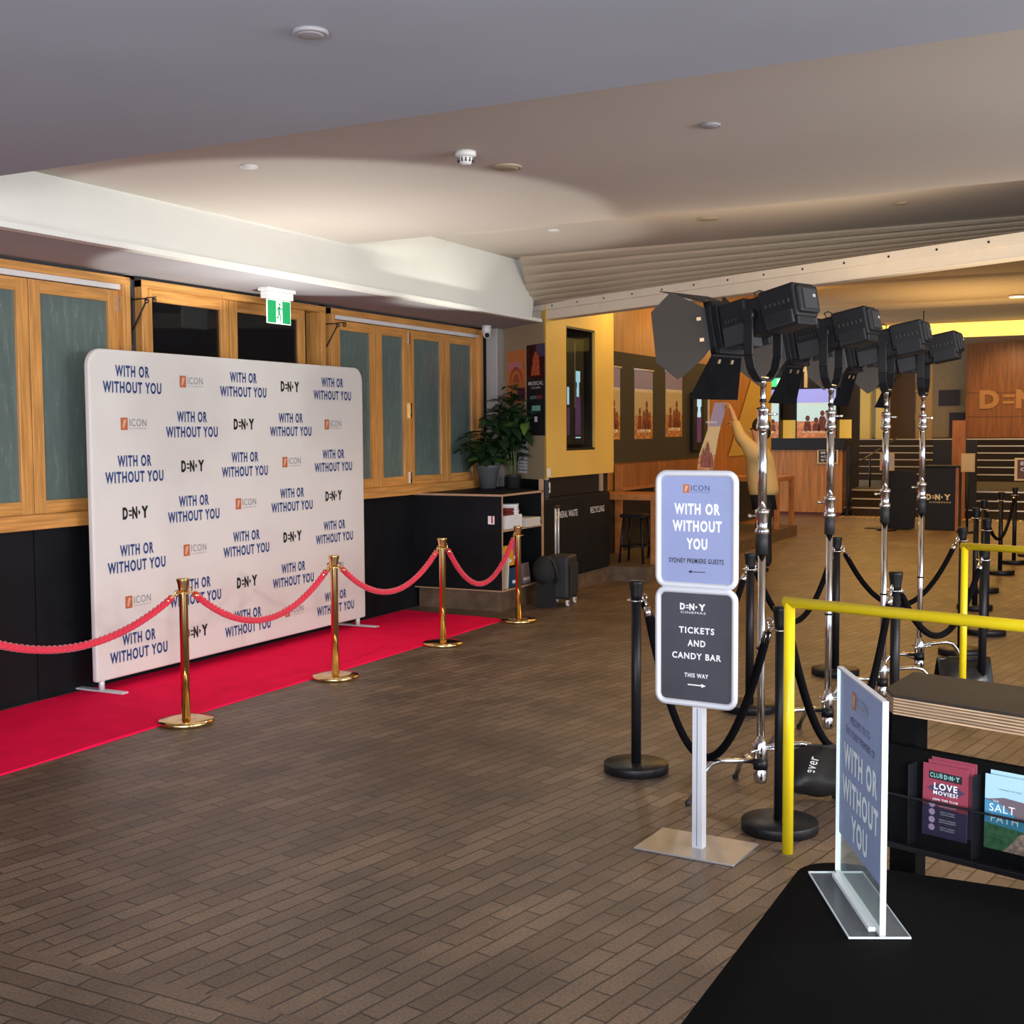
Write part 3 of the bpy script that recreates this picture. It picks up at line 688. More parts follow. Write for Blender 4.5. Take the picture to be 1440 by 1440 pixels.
LL=['nearest black studio lamp with open barn doors facing the banner','second black studio lamp, partly hidden by the nearest lamp','third black studio lamp from the left','farthest black studio lamp, at the right end of the row']
for i,(x,y) in enumerate(spos):
    rz=math.radians([160,171,177,178][i])
    if i==0: LP.location=(x,y,1.968); LP.rotation_euler=(0,0,rz); LP['label']=LL[0]
    else: dup(LP,(x,y,1.968),rz,LL[i])

def sandbag(loc,rz,label,w=.40,txt=True):
    r=thing('sandbag',label,'sandbag',loc,rz)
    for sd in (-1,1):
        mb=MB(); n=12; vs=[];fs=[]
        L=.20; W=w/2
        for i in range(n+1):
            u=i/n; 
            for j in range(13):
                v=j/12*2-1
                th=.045*(max(0,math.sin(PI*u))**.5)*(max(0,1-v*v)**.4)
                y=sd*(.012+.10*math.sin(u*1.35)); z=.235-u*L-.01*math.sin(v*5+u*3)
                vs.append((v*W,y+sd*th,z)); 
        for i in range(n):
            for j in range(12): a=i*13+j; fs.append((a,a+1,a+14,a+13) if sd<0 else (a,a+13,a+14,a+1))
        k0=len(vs)
        for i in range(n+1):
            u=i/n
            for j in range(13):
                v=j/12*2-1; th=.045*(max(0,math.sin(PI*u))**.5)*(max(0,1-v*v)**.4)
                vs.append((v*W, sd*(.012+.10*math.sin(u*1.35))-sd*th*.5, .235-u*L))
        for i in range(n):
            for j in range(12): a=k0+i*13+j; fs.append((a,a+1,a+14,a+13) if sd>0 else (a,a+13,a+14,a+1))
        mb.add(vs,fs,mat('black_sandbag_vinyl',(.016,.015,.014),.28,bump=.3,bscale=9),True); mb.build('bag_half',r)
    mb=MB(); mb.box(-.1,.1,-.012,.012,.225,.245,BLKR); mb.build('strap',r)
    if txt:
        mb=MB(); mb.T=frame((-.08,-.088,.185),(.25,-.2,1),(-.9,.0,.2)); mb.text('ever',0,0,.085,.035,WHITEP,.034,.01); mb.build('lettering',r)
    return r
sandbag((-1.265,5.83,.02),math.radians(22),'black sandbag lettered ever beside the nearest light stand',.36)
sandbag((-.99,8.72,-.02),math.radians(20),'black sandbag on the leg of the farthest light stand',.34,False)

# ================================================================== YELLOW RAILS
def rail(x,y,h,L,rz,label,r=.0225):
    o=thing('handrail',label,'handrail',(x,y,0),rz)
    mb=MB(); mb.tube([(0,0,0),(0,0,h-.001)],r,YEL,20); mb.build('post',o)
    mb=MB(); mb.tube([(L,0,0),(L,0,h-.001)],r,YEL,20); mb.build('post',o)
    mb=MB(); mb.tube([(-r,0,h),(L+r,0,h)],r,YEL,20); mb.build('top_rail',o)
rail(-1.245,5.02,1.045,1.9,math.radians(-17),'front yellow tubular handrail by the sign stand')
rail(-.895,7.85,1.045,1.7,math.radians(-19),'rear yellow tubular handrail behind the plywood counter',.021)

# ================================================================== PLYWOOD COUNTER, FLYERS
CA=math.radians(-18.5)
root=thing('plywood_counter','black topped plywood counter with a flyer rack under it','counter',(-.555,3.35,0),CA)
mb=MB(); mb.prism([(0,0),(1.5,0),(1.5,.36),(-.108,.325),(-.055,.065)],1.042,1.05,PLYT); 
for k in range(11): e_=.001+.0008*(k%2); mb.prism([(e_,e_),(1.499,e_),(1.499,.359),(-.107,.324),(-.054+e_,.065)],.998+k*.004,.998+(k+1)*.004,PLYE if k%2==0 else mat('dark_ply_layer',(.16,.095,.055),.7,var=.3,vscale=12))
mb.build('worktop',root)
mb=MB(); mb.box(-.02,.055,.03,.09,0,.998,CLOTH); mb.build('side_panel',root,.003)
mb=MB(); mb.box(1.38,1.455,.03,.09,0,.998,BLK); mb.build('side_panel',root,.003)
mb=MB(); mb.box(-.02,1.4,-.005,.02,.668,.918,CLOTH); mb.box(-.02,1.4,-.06,.02,.660,.675,BLK); mb.build('rack_back',root,.002)
mb=MB(); 
for x in (.07,.24,.415,.59): mb=MB(); mb.box(x,x+.004,-.045,-.005,.676,.885,mat('rack_divider',(.02,.022,.027),.15)); mb.build('divider',root)
mb=MB(); mb.box(-.02,1.4,-.048,-.045,.676,.80,glass_mat('smoked_acrylic',(.01,.01,.014),.16,.08)); mb.box(-.02,1.4,-.05,-.044,.798,.803,BLK); mb.build('rack_front',root)
def flyer(dx,dy,dz,kind,label,grp,full):
    X=math.cos(CA)*dx-math.sin(CA)*dy; Y=math.sin(CA)*dx+math.cos(CA)*dy
    o=thing('flyer',label,'flyer',(-.555+X,3.35+Y,.712+dz),CA,grp)
    w,h=.15,.232; SCL=.80
    mb=MB(); mb.T=frame((0,0,0),(1,-.0,0),(0,.02,1))@Matrix.Scale(SCL,4)
    if kind=='club':
        P1=mat('club_red',(.30,.045,.075),.4); P2=mat('club_navy',(.045,.030,.085),.4)
        mb.prism([(0,0),(w,0),(w,h),(0,h)],-.0005,0,mat('flyer_paper',(.6,.55,.55),.5))
        mb.quad([(0,.10,.0004),(w,.09,.0004),(w,h,.0004),(0,h,.0004)],P1); mb.quad([(0,0,.0004),(w,0,.0004),(w,.09,.0004),(0,.10,.0004)],P2)
        if full:
            mb.quad([(.02,.185,.0008),(.13,.182,.0008),(.13,.207,.0008),(.02,.21,.0008)],BLACKP)
            tl=mat('teal_print',(.25,.55,.52),.5); mb.text('CLUB',.045,.197,.042,.015,tl,.0012,.02); dendy(mb,.098,.196,.055,.015,tl,.0012)
            mb.quad([(.012,.155,.0007),(.05,.135,.0007),(.11,.135,.0007),(.142,.155,.0007),(.11,.172,.0007),(.05,.172,.0007)],mat('club_dark',(.07,.04,.09),.5))
            mb.text('LOVE',.077,.163,.078,.022,WHITEP,.0012,.03); mb.text('MOVIES?',.077,.142,.082,.013,WHITEP,.0012,.03); mb.text('JOIN THE CLUB',.076,.119,.085,.009,WHITEP,.0012,.03)
            PK=mat('pink_badge',(.62,.42,.66),.5)
            for k in range(4):
                z=.103-.025*k; mb.add([(.033+.0105*math.cos(a*PI/8),z+.0105*math.sin(a*PI/8),.0012) for a in range(16)],[tuple(range(16))],PK)
                for q,t in ((.004,'PRIORITY PRESALES'),(-.003,'AND DISCOUNTS')): mb.text(t,.085,z+q,.055-.008*(k%2),.0042,WHITEP,.0012)
    else:
        SK=mat('flyer_sky',(.42,.66,.80),.4); SE=mat('flyer_sea',(.06,.28,.46),.4); GN=mat('flyer_green',(.05,.14,.06),.5,var=.5,vscale=60); CL=mat('flyer_cliff',(.16,.12,.14),.5); RK=mat('flyer_rock',(.42,.28,.22),.5,var=.6,vscale=70)
        mb.prism([(0,0),(w,0),(w,h),(0,h)],-.0005,0,mat('flyer_paper'))
        mb.quad([(0,.155,.0004),(w,.155,.0004),(w,h,.0004),(0,h,.0004)],SK); mb.quad([(0,.08,.0004),(w,.07,.0004),(w,.155,.0004),(0,.155,.0004)],SE); mb.quad([(0,0,.0004),(w,0,.0004),(w,.07,.0004),(0,.08,.0004)],GN)
        if full:
            mb.quad([(.0,.152,.0008),(.05,.145,.0008),(.10,.11,.0008),(w,.09,.0008),(w,.16,.0008),(.06,.166,.0008)],CL)
            mb.quad([(.06,0,.0008),(w,0,.0008),(w,.075,.0008),(.11,.06,.0008),(.08,.02,.0008)],RK)
            mb.text('THE',.035,.151,.018,.006,WHITEP,.0012); mb.text('SALT',.055,.130,.08,.024,WHITEP,.0012,.005); mb.text('PATH',.063,.098,.085,.024,WHITEP,.0012,.005)
            mb.text('STARRING TWO LEADS',.08,.19,.07,.004,BLACKP,.0012)
    o2=mb.build('sheet',o)
flyer(.116,-.012,.010,'club','rearmost crimson club flyer peeping above its stack','club flyers',False)
flyer(.111,-.020,.004,'club','crimson club flyer second in its stack','club flyers',False)
flyer(.102,-.030,-.004,'club','front crimson LOVE MOVIES flyer in the rack','club flyers',True)
flyer(.272,-.014,.006,'salt','rearmost sky blue film flyer peeping above its stack','film flyers',False)
flyer(.265,-.028,-.002,'salt','front blue SALT PATH flyer in the rack','film flyers',True)

# ================================================================== COVERED TABLE + ACRYLIC SIGN
root=thing('covered_table','table covered by a plain black cloth in the right foreground','table',(0,0,0))
mb=MB(); vs=[];fs=[]
x0,x1,y0,y1,r=-.668,1.2,1.15,2.885,.10
ring=[]
for cx,cy,a0 in ((x1-r,y0+r,-PI/2),(x1-r,y1-r,0),(x0+r,y1-r,PI/2),(x0+r,y0+r,PI)):
    for k in range(9): a=a0+PI/2*k/8; ring.append((cx+r*math.cos(a),cy+r*math.sin(a),math.cos(a),math.sin(a)))
# densify
R2=[]
for i in range(len(ring)):
    a=ring[i]; b=ring[(i+1)%len(ring)]; L=math.hypot(b[0]-a[0],b[1]-a[1]); q=max(1,int(L/.06))
    for k in range(q): t=k/q; R2.append(tuple(a[j]*(1-t)+b[j]*t for j in range(4)))
n=len(R2); lv=[(0,.74),(.006,.736),(.012,.72),(.016,.60),(.022,.40),(.03,.2),(.035,.003)]
for li,(o,z) in enumerate(lv):
    for k,(x,y,nx,ny) in enumerate(R2):
        w=.018*math.sin(k*.9)*li/6*(1 if li>2 else 0); vs.append((x+nx*(o*.4+w*.3)+0,y+ny*(o*.4+w*.3),z))
for li in range(len(lv)-1):
    for k in range(n): fs.append((li*n+k,li*n+(k+1)%n,(li+1)*n+(k+1)%n,(li+1)*n+k)[::-1])
mb.add(vs,fs+[tuple(range(n))],CLOTH,True)
cl=mb.build('tablecloth',root)
mb=MB(); mb.box(x0+.03,x1-.03,y0+.03,y1-.03,.70,.73,PLYS); mb.build('tabletop',root)
for x in (x0+.12,x1-.12):
    for y in (y0+.12,y1-.12): mb=MB(); mb.tube([(x,y,0),(x,y,.70)],.016,BLK,12); mb.build('leg',root)

a=Vector((-.582,2.811,0)); b=Vector((-.424,2.478,0)); e=(b-a).normalized(); 
rz=math.atan2(e.y,e.x)
root=thing('acrylic_sign_holder','clear acrylic holder with lilac welcome sign standing on the black table','sign',(a.x,a.y,.741),rz)
ACR=mat('clear_acrylic',(.95,.97,.97),.03,trans=1.,ior=1.33,alpha=.42); AED=mat('acrylic_edge',(.72,.76,.78),.25)
ACT=glass_mat('acrylic_sheet',(.62,.66,.70),.13,.06); ACF=glass_mat('acrylic_front',(.62,.66,.70),.03,.06)
W=.37
# local x along the sign, local y to the rear right, -y is the face looking left
mb=MB(); mb.box(0,W,-.065,.055,0,.0035,ACT)
for q in ((0,W,-.067,-.065,0,.004),(0,W,.055,.0565,0,.004),(0,.002,-.065,.055,0,.004),(W-.002,W,-.065,.055,0,.004)): mb.box(*q,AED)
mb.build('base_plate',root)
mb=MB(); mb.box(0,W,-.006,-.003,.0035,.475,ACF); mb.box(0,W,.003,.006,.0035,.475,ACT)
for q in ((0,.002,-.006,.006,.0035,.475),(W-.002,W,-.006,.006,.0035,.475),(0,W,-.006,.006,.472,.476),(0,W,-.006,.006,.004,.008)): mb.box(*q,AED)
mb.box(.03,W-.03,-.020,-.006,.003,.012,AED); mb.build('upright_sheet',root)
mb=MB(); mb.T=frame((0,-.001,0),(1,0,0),(0,0,1))
mb.prism([(.012,.10),(W-.012,.10),(W-.012,.468),(.012,.468)],-.0006,.0,LILAC); z=.0012
icon(mb,W/2,.425,.13,.038,GREYP,z)
mb.text('WELCOMES YOU TO',W/2,.380,.155,.016,mat('indigo_print',(.03,.035,.13),.5),z); mb.text('THE SYDNEY PREMIERE OF',W/2,.350,.235,.016,mat('indigo_print'),z)
for t,yy,ww in (('WITH OR',.292,.27),('WITHOUT',.218,.29),('YOU',.146,.13)): mb.text(t,W/2+.005,yy,ww,.055,WHITEP,z,.04)
mb.build('printed_sheet',root)

# ================================================================== CABINET, PLANTS, SUITCASE
root=thing('open_cabinet','low black cabinet with plywood edges and open shelves at the right end','cabinet',(-6.41,10.64,0))
mb=MB(); mb.box(.03,.94,.03,.90,0,.20,BRICKP); mb.build('plinth',root)
mb=MB(); mb.box(.0,.98,.0,.02,.20,1.13,BLKPAN); mb.box(.0,.02,.02,.9,.2,1.13,BLKPAN); mb.box(.3,.98,.89,.91,.20,1.13,BLKPAN); mb.box(.35,.37,.02,.89,.2,1.13,BLKPAN); mb.box(.0,.98,.0,.91,.195,.215,BLKPAN); mb.build('carcass',root)
mb=MB(); mb.prism([(.0,-.005),(.985,-.005),(.985,.93),(.02,1.72),(.0,1.72)],1.12,1.14,BLKPAN); mb.build('cabinet_top',root)
mb=MB(); mb.box(.37,.98,.02,.89,.775,.795,BLKPAN); mb.build('shelf',root)
mb=MB(); E_=PLYS
mb.box(.981,.986,-.006,.012,.195,1.14,E_); mb.box(.981,.987,.89,.91,.195,1.14,E_); mb.box(.981,.987,0,.91,1.12,1.14,E_); mb.box(.0,.986,-.008,-.005,1.12,1.14,E_); mb.box(.981,.987,0,.91,.195,.213,E_); mb.box(.0,.986,-.003,0,.195,.208,E_); mb.box(.981,.986,.012,.89,.775,.795,E_)
mb.build('plywood_edging',root)
mb=MB(); mb.box(.83,.90,-.002,0,.85,.93,WHITEP); mb.box(.865,.885,-.003,-.002,.86,.93,mat('sticker_red',(.6,.05,.08),.5)); mb.build('sticker',root)
# contents
def pile(name,label,cat,x,y,z,w,d,n,th,mt,grp=None,rz=0):
    o=thing(name,label,cat,(x,y,z),rz,grp); mb=MB()
    for k in range(n):
        q=random.uniform(-.006,.006); mb.box(-w/2+q,w/2+q,-d/2-q,d/2-q,k*th,k*th+th*.86,mt)
    mb.build('sheets',o)
pile('paper_stack','tall stack of white programmes on the upper cabinet shelf','paper',-5.55,10.90,.796,.24,.36,11,.012,WHITEP)
pile('paper_stack','lower white paper stack at the far end of the upper shelf','paper',-5.52,11.28,.796,.26,.30,7,.012,mat('cream_paper',(.70,.66,.58),.6))
pile('card_box','small dark red card box on the white programmes','box',-5.50,10.82,.93,.14,.16,2,.035,mat('dark_red_card',(.16,.02,.02),.5))
pile('paper_stack','loose curled white leaflets on top of the paper stack','paper',-5.54,11.02,.93,.18,.22,5,.02,WHITEP,rz=.4)
def book(y,c,h,label,lean,w=.02,x=-5.50):
    o=thing('magazine',label,'magazine',(x,y,.216),0,'magazines on the lower shelf'); mb=MB()
    mb.T=Matrix.Rotation(lean,4,'X'); mb.box(-.1,.07,-w/2,w/2,0,h,mat('mag_%s'%label[:12].replace(' ','_'),c,.4)); mb.box(-.098,.068,-w/2+.002,w/2-.002,h,h+.001,WHITEP); mb.build('cover',o)
book(10.72,(.55,.42,.32),.34,'cream magazine leaning at the cabinet corner',-.1); book(10.76,(.7,.68,.6),.30,'white magazine behind the brass post',-.1)
def panelbook(y0,y1,z0,z1,c,label,x=-5.46):
    o=thing('magazine',label,'magazine',(x,(y0+y1)/2,z0),0,'magazines on the lower shelf'); mb=MB()
    mb.T=Matrix.Rotation(-.12,4,'Y'); mb.box(-.012,0,-(y1-y0)/2,(y1-y0)/2,0,z1-z0,mat('cover_%s'%label[:10].replace(' ','_'),c,.4)); mb.T=Matrix.Rotation(-.12,4,'Y')@frame((.001,0,0),(0,1,0),(0,0,1)); mb.quad([(-.07,.03,0),(.07,.03,0),(.07,.06,0),(-.07,.06,0)],WHITEP); mb.build('cover',o)
panelbook(10.80,11.05,.42,.62,(.80,.36,.02),'orange yellow magazine face out',-5.50); panelbook(10.86,11.14,.216,.40,(.02,.06,.12),'dark blue magazine with white bars face out',-5.46)
panelbook(11.08,11.24,.44,.64,(.55,.10,.22),'pink magazine face out on lower shelf',-5.52); panelbook(11.16,11.34,.216,.42,(.22,.18,.25),'mauve grey magazine at the shelf end',-5.46)

LEAF=mat('dark_green_leaf',(.022,.050,.018),.35,var=.4,vscale=3); LEAF2=mat('fresh_green_leaf',(.10,.20,.04),.4); STEM=mat('plant_stem',(.10,.13,.05),.6); SOIL=mat('potting_soil',(.03,.02,.015),.9)
def leafgeo(mb,p,d,L,W,mt,droop):
    d=Vector(d).normalized(); s=d.cross(Vector((0,0,1))); s=s.normalized() if s.length>.01 else Vector((1,0,0)); up=s.cross(d)
    N=6; vs=[];fs=[]; tw=random.uniform(-.5,.5); s=(s*math.cos(tw)+up*math.sin(tw)).normalized()
    for i in range(N+1):
        t=i/N; c=Vector(p)+d*L*t+Vector((0,0,-droop*L*t*t)); w=W*math.sin(PI*min(1,t*.93+.04))**.8
        vs+=[c-s*w+up*w*.25,c,c+s*w+up*w*.25]
    for i in range(N):
        for k in range(2): a=i*3+k; fs.append((a,a+1,a+4,a+3))
    mb.add(vs,fs,mt,True)
def pot(o,rb,rt,h,mt):
    mb=MB(); mb.lathe([(rb,0),(rt*.97,h*.86),(rt*1.04,h*.88),(rt*1.04,h),(rt*.93,h),(rt*.9,h*.9)],mt,28); pt_=mb.build('pot',o)
    mb=MB(); mb.lathe([(rt*.92,h*.9),(.001,h*.92)],SOIL,20); mb.build('soil',pt_)
def plant(loc,label,rb,rt,h,mt,stems,L,W):
    o=thing('potted_plant',label,'plant',loc); pot(o,rb,rt,h,mt)
    st=MB(); lf=MB()
    for (tx,ty,tz,n,zs) in stems:
        P=[(tx*t**1.3+.02*math.sin(t*5+tx*9),ty*t**1.3,h*.9+(tz-h*.9)*t) for t in [i/8 for i in range(9)]]
        st.tube(P,[.008-.005*i/8 for i in range(9)],STEM,6)
        for k in range(n):
            t=zs+(1-zs)*(k+1)/n; i=min(7,int(t*8)); f=t*8-i; p=Vector(P[i]).lerp(Vector(P[i+1]),min(1,f))
            an=k*2.4+tx*20; el=random.uniform(-.1,.9)
            lf_m=LEAF if random.random()<.9 else LEAF2
            leafgeo(lf,p,(math.cos(an),math.sin(an),el),L*random.uniform(.7,1.15),W*random.uniform(.8,1.1),lf_m,random.uniform(.2,.7))
    st.build('stem',o); lf.build('foliage',o)
GREYPOT=mat('grey_plastic_pot',(.10,.11,.12),.5); BLKPOT=mat('dark_pot',(.03,.034,.038),.35)
plant((-6.16,11.75,1.14),'leafy rubber plant in a large grey pot, left of the two',.085,.125,.25,GREYPOT,
      [(.10,-.2,.62,13,.15),(-.18,-.12,.55,12,.15),(.14,.12,.85,14,.3),(-.08,.1,.50,11,.15),(.20,-.05,.50,12,.15),(-.1,-.25,.45,12,.15),(.0,-.1,.42,12,.1)],.25,.058)
plant((-5.93,11.90,1.14),'tall bushy rubber plant in a dark cylinder pot, right of the two',.075,.08,.14,BLKPOT,
      [(.02,-.03,1.08,24,.40),(-.12,-.05,.95,20,.4),(.14,-.06,.92,22,.42),(.22,-.12,.75,20,.4),(.03,-.16,.85,20,.4),(-.2,-.15,.78,18,.4),(.06,.0,.5,8,.3)],.215,.055)
mb=MB(); mb.box(-.16,.16,-.14,.14,0,.008,mat('grey_tray',(.08,.08,.08),.5)); tag(mb.build('plant_tray',None,.003,(-6.16,11.75,1.132)),'flat grey tray under the large grey pot','tray')

root=thing('suitcase','black four wheeled suitcase with its silver handle pulled up','suitcase',(-5.14,11.41,0),math.radians(8))
mb=MB(); mb.box(-.13,.11,-.17,.17,.07,.50,BLKR); mb.build('shell',root,.03,segs=3)
mb=MB(); mb.box(.11,.13,-.14,.14,.1,.42,mat('black_nylon',(.015,.015,.016),.8)); mb.build('front_pocket',root,.01)
for sx in (-.10,.09):
    for sy in (-.13,.13): mb=MB(); mb.tube([(sx-.012,sy,.033),(sx+.012,sy,.033)],.033,WHPL,18); mb.tube([(sx-.014,sy,.033),(sx+.014,sy,.033)],.014,LAMPG,12); mb.box(sx-.018,sx+.018,sy-.018,sy+.018,.06,.08,BLK); mb.build('wheel',root)
mb=MB()
for y in (.03,.13): mb.tube([(-.08,y,.48),(-.08,y,.97)],.011,mat('pale_handle_tube',(.70,.66,.62),.35,.3),12)
ht=mb.build('handle_tubes',root)
mb=MB(); mb.box(-.10,-.06,.015,.145,.965,.995,BLK); mb.build('handle_grip',ht,.006)
root=thing('backpack','slumped black backpack resting on the suitcase side','bag',(-5.22,11.17,0),0)
mb=MB(); mb.ball((0,0,.36),.15,mat('black_nylon'),20,(.85,.8,1.0)); mb.ball((.02,.16,.45),.10,mat('black_nylon'),16,(1,1.3,.6)); mb.box(-.08,.08,-.05,.08,.0,.26,mat('black_nylon')); mb.build('sack',root)
mb=MB(); mb.tube([(.09,-.04,.47),(.14,-.05,.40),(.15,-.02,.30),(.11,.0,.24)],.012,BLKR,8); mb.build('strap',root)

# posters on the diagonal wall
def dposter(t0,t1,z0,z1,label,draw,name='wall_poster'):
    o=thing(name,label,'poster',DW(t0,z0)); mb=MB(); w=t0-t1; h=z1-z0
    mb.T=frame((0,0,0),(-dd),(0,0,1)); mb.prism([(0,0),(w,0),(w,h),(0,h)],-.001,.001,mat('poster_paper',(.5,.48,.44),.5)); draw(mb,w,h); mb.build('sheet',o)
def q(mb,x0,y0,x1,y1,m,z=.0015): mb.quad([(x0,y0,z),(x1,y0,z),(x1,y1,z),(x0,y1,z)],m)
def p1(mb,w,h):
    q(mb,0,0,w,h,mat('orange_poster',(.72,.22,.05),.5)); 
    for k,r in enumerate((.17,.13,.09)): mb.add([(w/2+r*math.cos(a*PI/10),.22+r*math.sin(a*PI/10),.002+.0004*k) for a in range(11)],[tuple(range(11))],[mat('red_arc',(.55,.09,.03),.5),mat('orange_poster'),mat('red_arc')][k])
    q(mb,.04,.36,w*.8,.44,mat('pinkish_text',(.65,.25,.25),.5),.002); q(mb,w*.55,.02,w*.95,.16,mat('plum_print',(.12,.02,.10),.5),.002)
def p2(mb,w,h):
    q(mb,0,0,w,h,BLACKP); q(mb,0,h*.62,w,h,mat('dark_red_poster',(.16,.015,.02),.4,var=.8,vscale=14)); q(mb,w*.55,h*.86,w,h,mat('indigo_poster',(.06,.05,.14),.4),.002)
    mb.add([(w*.5,h*.93,.0022),(w*.36,h*.86,.0022),(w*.25,h*.66,.0022),(w*.75,h*.66,.0022),(w*.68,h*.86,.0022)],[(0,1,2,3,4)],mat('ember_print',(.55,.09,.03),.4,var=.7,vscale=30))
    mb.text('MUSICAL',w/2,h*.575,w*.8,.04,WHITEP,.002,.02); mb.text('LIVE IN CINEMAS',w/2,h*.525,w*.5,.02,WHITEP,.002)
    mb.text('AUDIO',w*.36,h*.42,w*.36,.035,mat('cyan_print',(.3,.6,.6),.5),.002,.01); mb.text('RED',w*.72,h*.42,w*.28,.035,mat('red_print',(.6,.06,.06),.5),.002,.01)
    q(mb,w*.28,h*.27,w*.75,h*.33,mat('mint_print',(.22,.60,.50),.5),.002); q(mb,w*.42,h*.15,w*.58,h*.21,WHITEP,.002)
def p3(mb,w,h):
    q(mb,0,0,w,h,WHITEP)
    for r in range(9):
        for c in range(5): q(mb,.02+c*w/5.2,.02+r*h/9.4,.02+c*w/5.2+random.uniform(.01,.03),.02+r*h/9.4+.02,BLACKP,.002)
dposter(.95,.47,2.05,2.615,'orange poster with curved arcs on the beige wall',p1)
dposter(.45,.01,1.70,2.65,'dark red and black music poster on the beige wall',p2)
dposter(.67,.45,1.30,1.63,'small white notice with black marks behind the plant','' or p3,'notice')

# film posters on olive panel
FIG=mat('poster_figures',(.20,.045,.02),.5,var=.6,vscale=25); CROWD=mat('poster_crowd',(.50,.22,.07),.5,var=.8,vscale=22)
def film(mb,w,h,lit=1.):
    e=dict(emit=.7) if lit>1 else {}
    s='_lit' if lit>1 else ''
    q(mb,0,h*.72,w,h,mat('poster_lilac'+s,(.26,.22,.36) if not s else (.28,.28,.62),.5,**e)); q(mb,0,h*.34,w,h*.72,mat('poster_sand'+s,(.55,.42,.22) if not s else (.42,.55,.50),.5,**e)); q(mb,0,0,w,h*.34,CROWD if not s else mat('poster_crowd_lit',(.45,.16,.06),.5,emit=.5,var=.8,vscale=9))
    mb.text('WITH OR WITHOUT YOU',w/2,h*.70,w*.92,h*.045,mat('poster_title',(.8,.7,.45),.5,emit=.2),.0025,.01)
    for cx,top in ((.28,.44),(.50,.40),(.66,.54),(.82,.38)):
        rr=w*.06; cy=h*(top-.04)
        mb.add([(w*cx+rr*math.cos(a*PI/5),cy+rr*1.25*math.sin(a*PI/5),.003) for a in range(10)],[tuple(range(10))],FIG)
        mb.add([(w*(cx-.10),h*.14,.003),(w*(cx+.10),h*.14,.003),(w*(cx+.085),h*(top-.17),.003),(w*(cx+.06),h*(top-.10),.003),(w*(cx-.06),h*(top-.10),.003),(w*(cx-.09),h*(top-.17),.003)],[(0,1,2,3,4,5)],FIG)
    mb.text('A NEW FILM',w/2,h*.12,w*.7,h*.05,mat('poster_title'),.0035,.01)
def xposter(y0,y1,z0,z1,label,name='film_poster',x=-5.968):
    o=thing(name,label,'poster',(x,y0,z0)); mb=MB(); mb.T=frame((0,0,0),(0,1,0),(0,0,1)); w=y1-y0;h=z1-z0
    mb.prism([(0,0),(w,0),(w,h),(0,h)],-.002,.001,mat('poster_paper')); film(mb,w,h)
    mb.tube([(-.02,h,.004),(w+.03,h,.004)],.012,WHPL,8); mb.build('sheet',o)
xposter(14.45,15.08,1.63,2.56,'film poster half hidden by the yellow box'); xposter(15.60,16.30,1.63,2.56,'first full film poster on the olive panel'); xposter(16.83,17.55,1.65,2.59,'second full film poster, beside the dark screen')
o=thing('digital_screen','narrow dark portrait screen with pale blue figure on the timber wall','screen',(-5.965,17.93,1.44)); mb=MB(); mb.box(0,.05,0,.52,0,.87,BLK); mb.build('screen_casing',o,.004)
mb=MB(); mb.box(.05,.052,.16,.36,.12,.5,SCP); mb.box(.05,.053,.18,.34,.50,.58,SCB); mb.box(.05,.053,.2,.32,.58,.66,SCB); mb.box(.05,.053,.16,.36,.66,.8,SCB); mb.build('display',o)

# benches / tables on the platform
BW=wood('orange_timber_bench',(.42,.16,.045),.35,(4,30,4),.25)
def bench(y0,y1,label):
    o=thing('bench_table',label,'table',(-5.5,y0,.172)); mb=MB(); mb.box(-.48,.53,0,y1-y0,.755,.825,BW); mb.build('tabletop',o,.004)
    mb=MB(); mb.box(.45,.53,0,.07,0,.755,BW); mb.build('leg',o,.004); mb=MB(); mb.box(.45,.53,y1-y0-.07,y1-y0,0,.755,BW); mb.build('leg',o,.004)
    mb=MB(); mb.box(-.48,-.40,.0,.07,0,.755,BW); mb.build('leg',o,.004)
bench(13.72,14.35,'orange timber table on the platform behind the bins'); bench(19.3,20.3,'orange timber table beyond the person')
def stool(x,y,label):
    o=thing('bar_stool',label,'stool',(x,y,.172),0,'dark stools by the timber tables'); mb=MB(); mb.box(-.15,.15,-.15,.15,.54,.58,BLK); mb.build('seat',o,.008)
    for a in (-.13,.13):
        for b in (-.13,.13): mb=MB(); mb.tube([(a*1.15,b*1.15,0),(a*.85,b*.85,.54)],.016,BLK,8); mb.build('leg',o)
    mb=MB(); mb.tube([(-.14,-.14,.2),(.14,-.14,.2),(.14,.14,.2),(-.14,.14,.2),(-.14,-.14,.2)],.01,BLK,6); mb.build('footrest',o)
stool(-5.32,13.95,'dark stool under the near timber table, left one'); stool(-5.2,14.6,'dark stool under the near timber table, right one'); stool(-5.25,19.7,'dark stool under the far timber table')
def backr(y0,y1,label):
    o=thing('wall_bench',label,'bench',(-5.88,y0,.172)); L=y1-y0
    mb=MB(); mb.box(-.09,-.02,.05,L-.05,.82,1.14,BRONZED); mb.box(-.09,.02,.05,L-.05,.80,.83,BW); mb.build('backrest',o)
    for a in (0,L-.05): mb=MB(); mb.box(-.09,.0,a,a+.05,.0,1.14,BW); mb.build('upright',o)
    mb=MB(); mb.box(-.09,.0,.05,L-.05,.40,.45,BLK); mb.build('seat',o)
backr(14.9,16.4,'timber wall bench below the film posters, left of the two'); backr(16.5,18.4,'timber wall bench just left of the person')

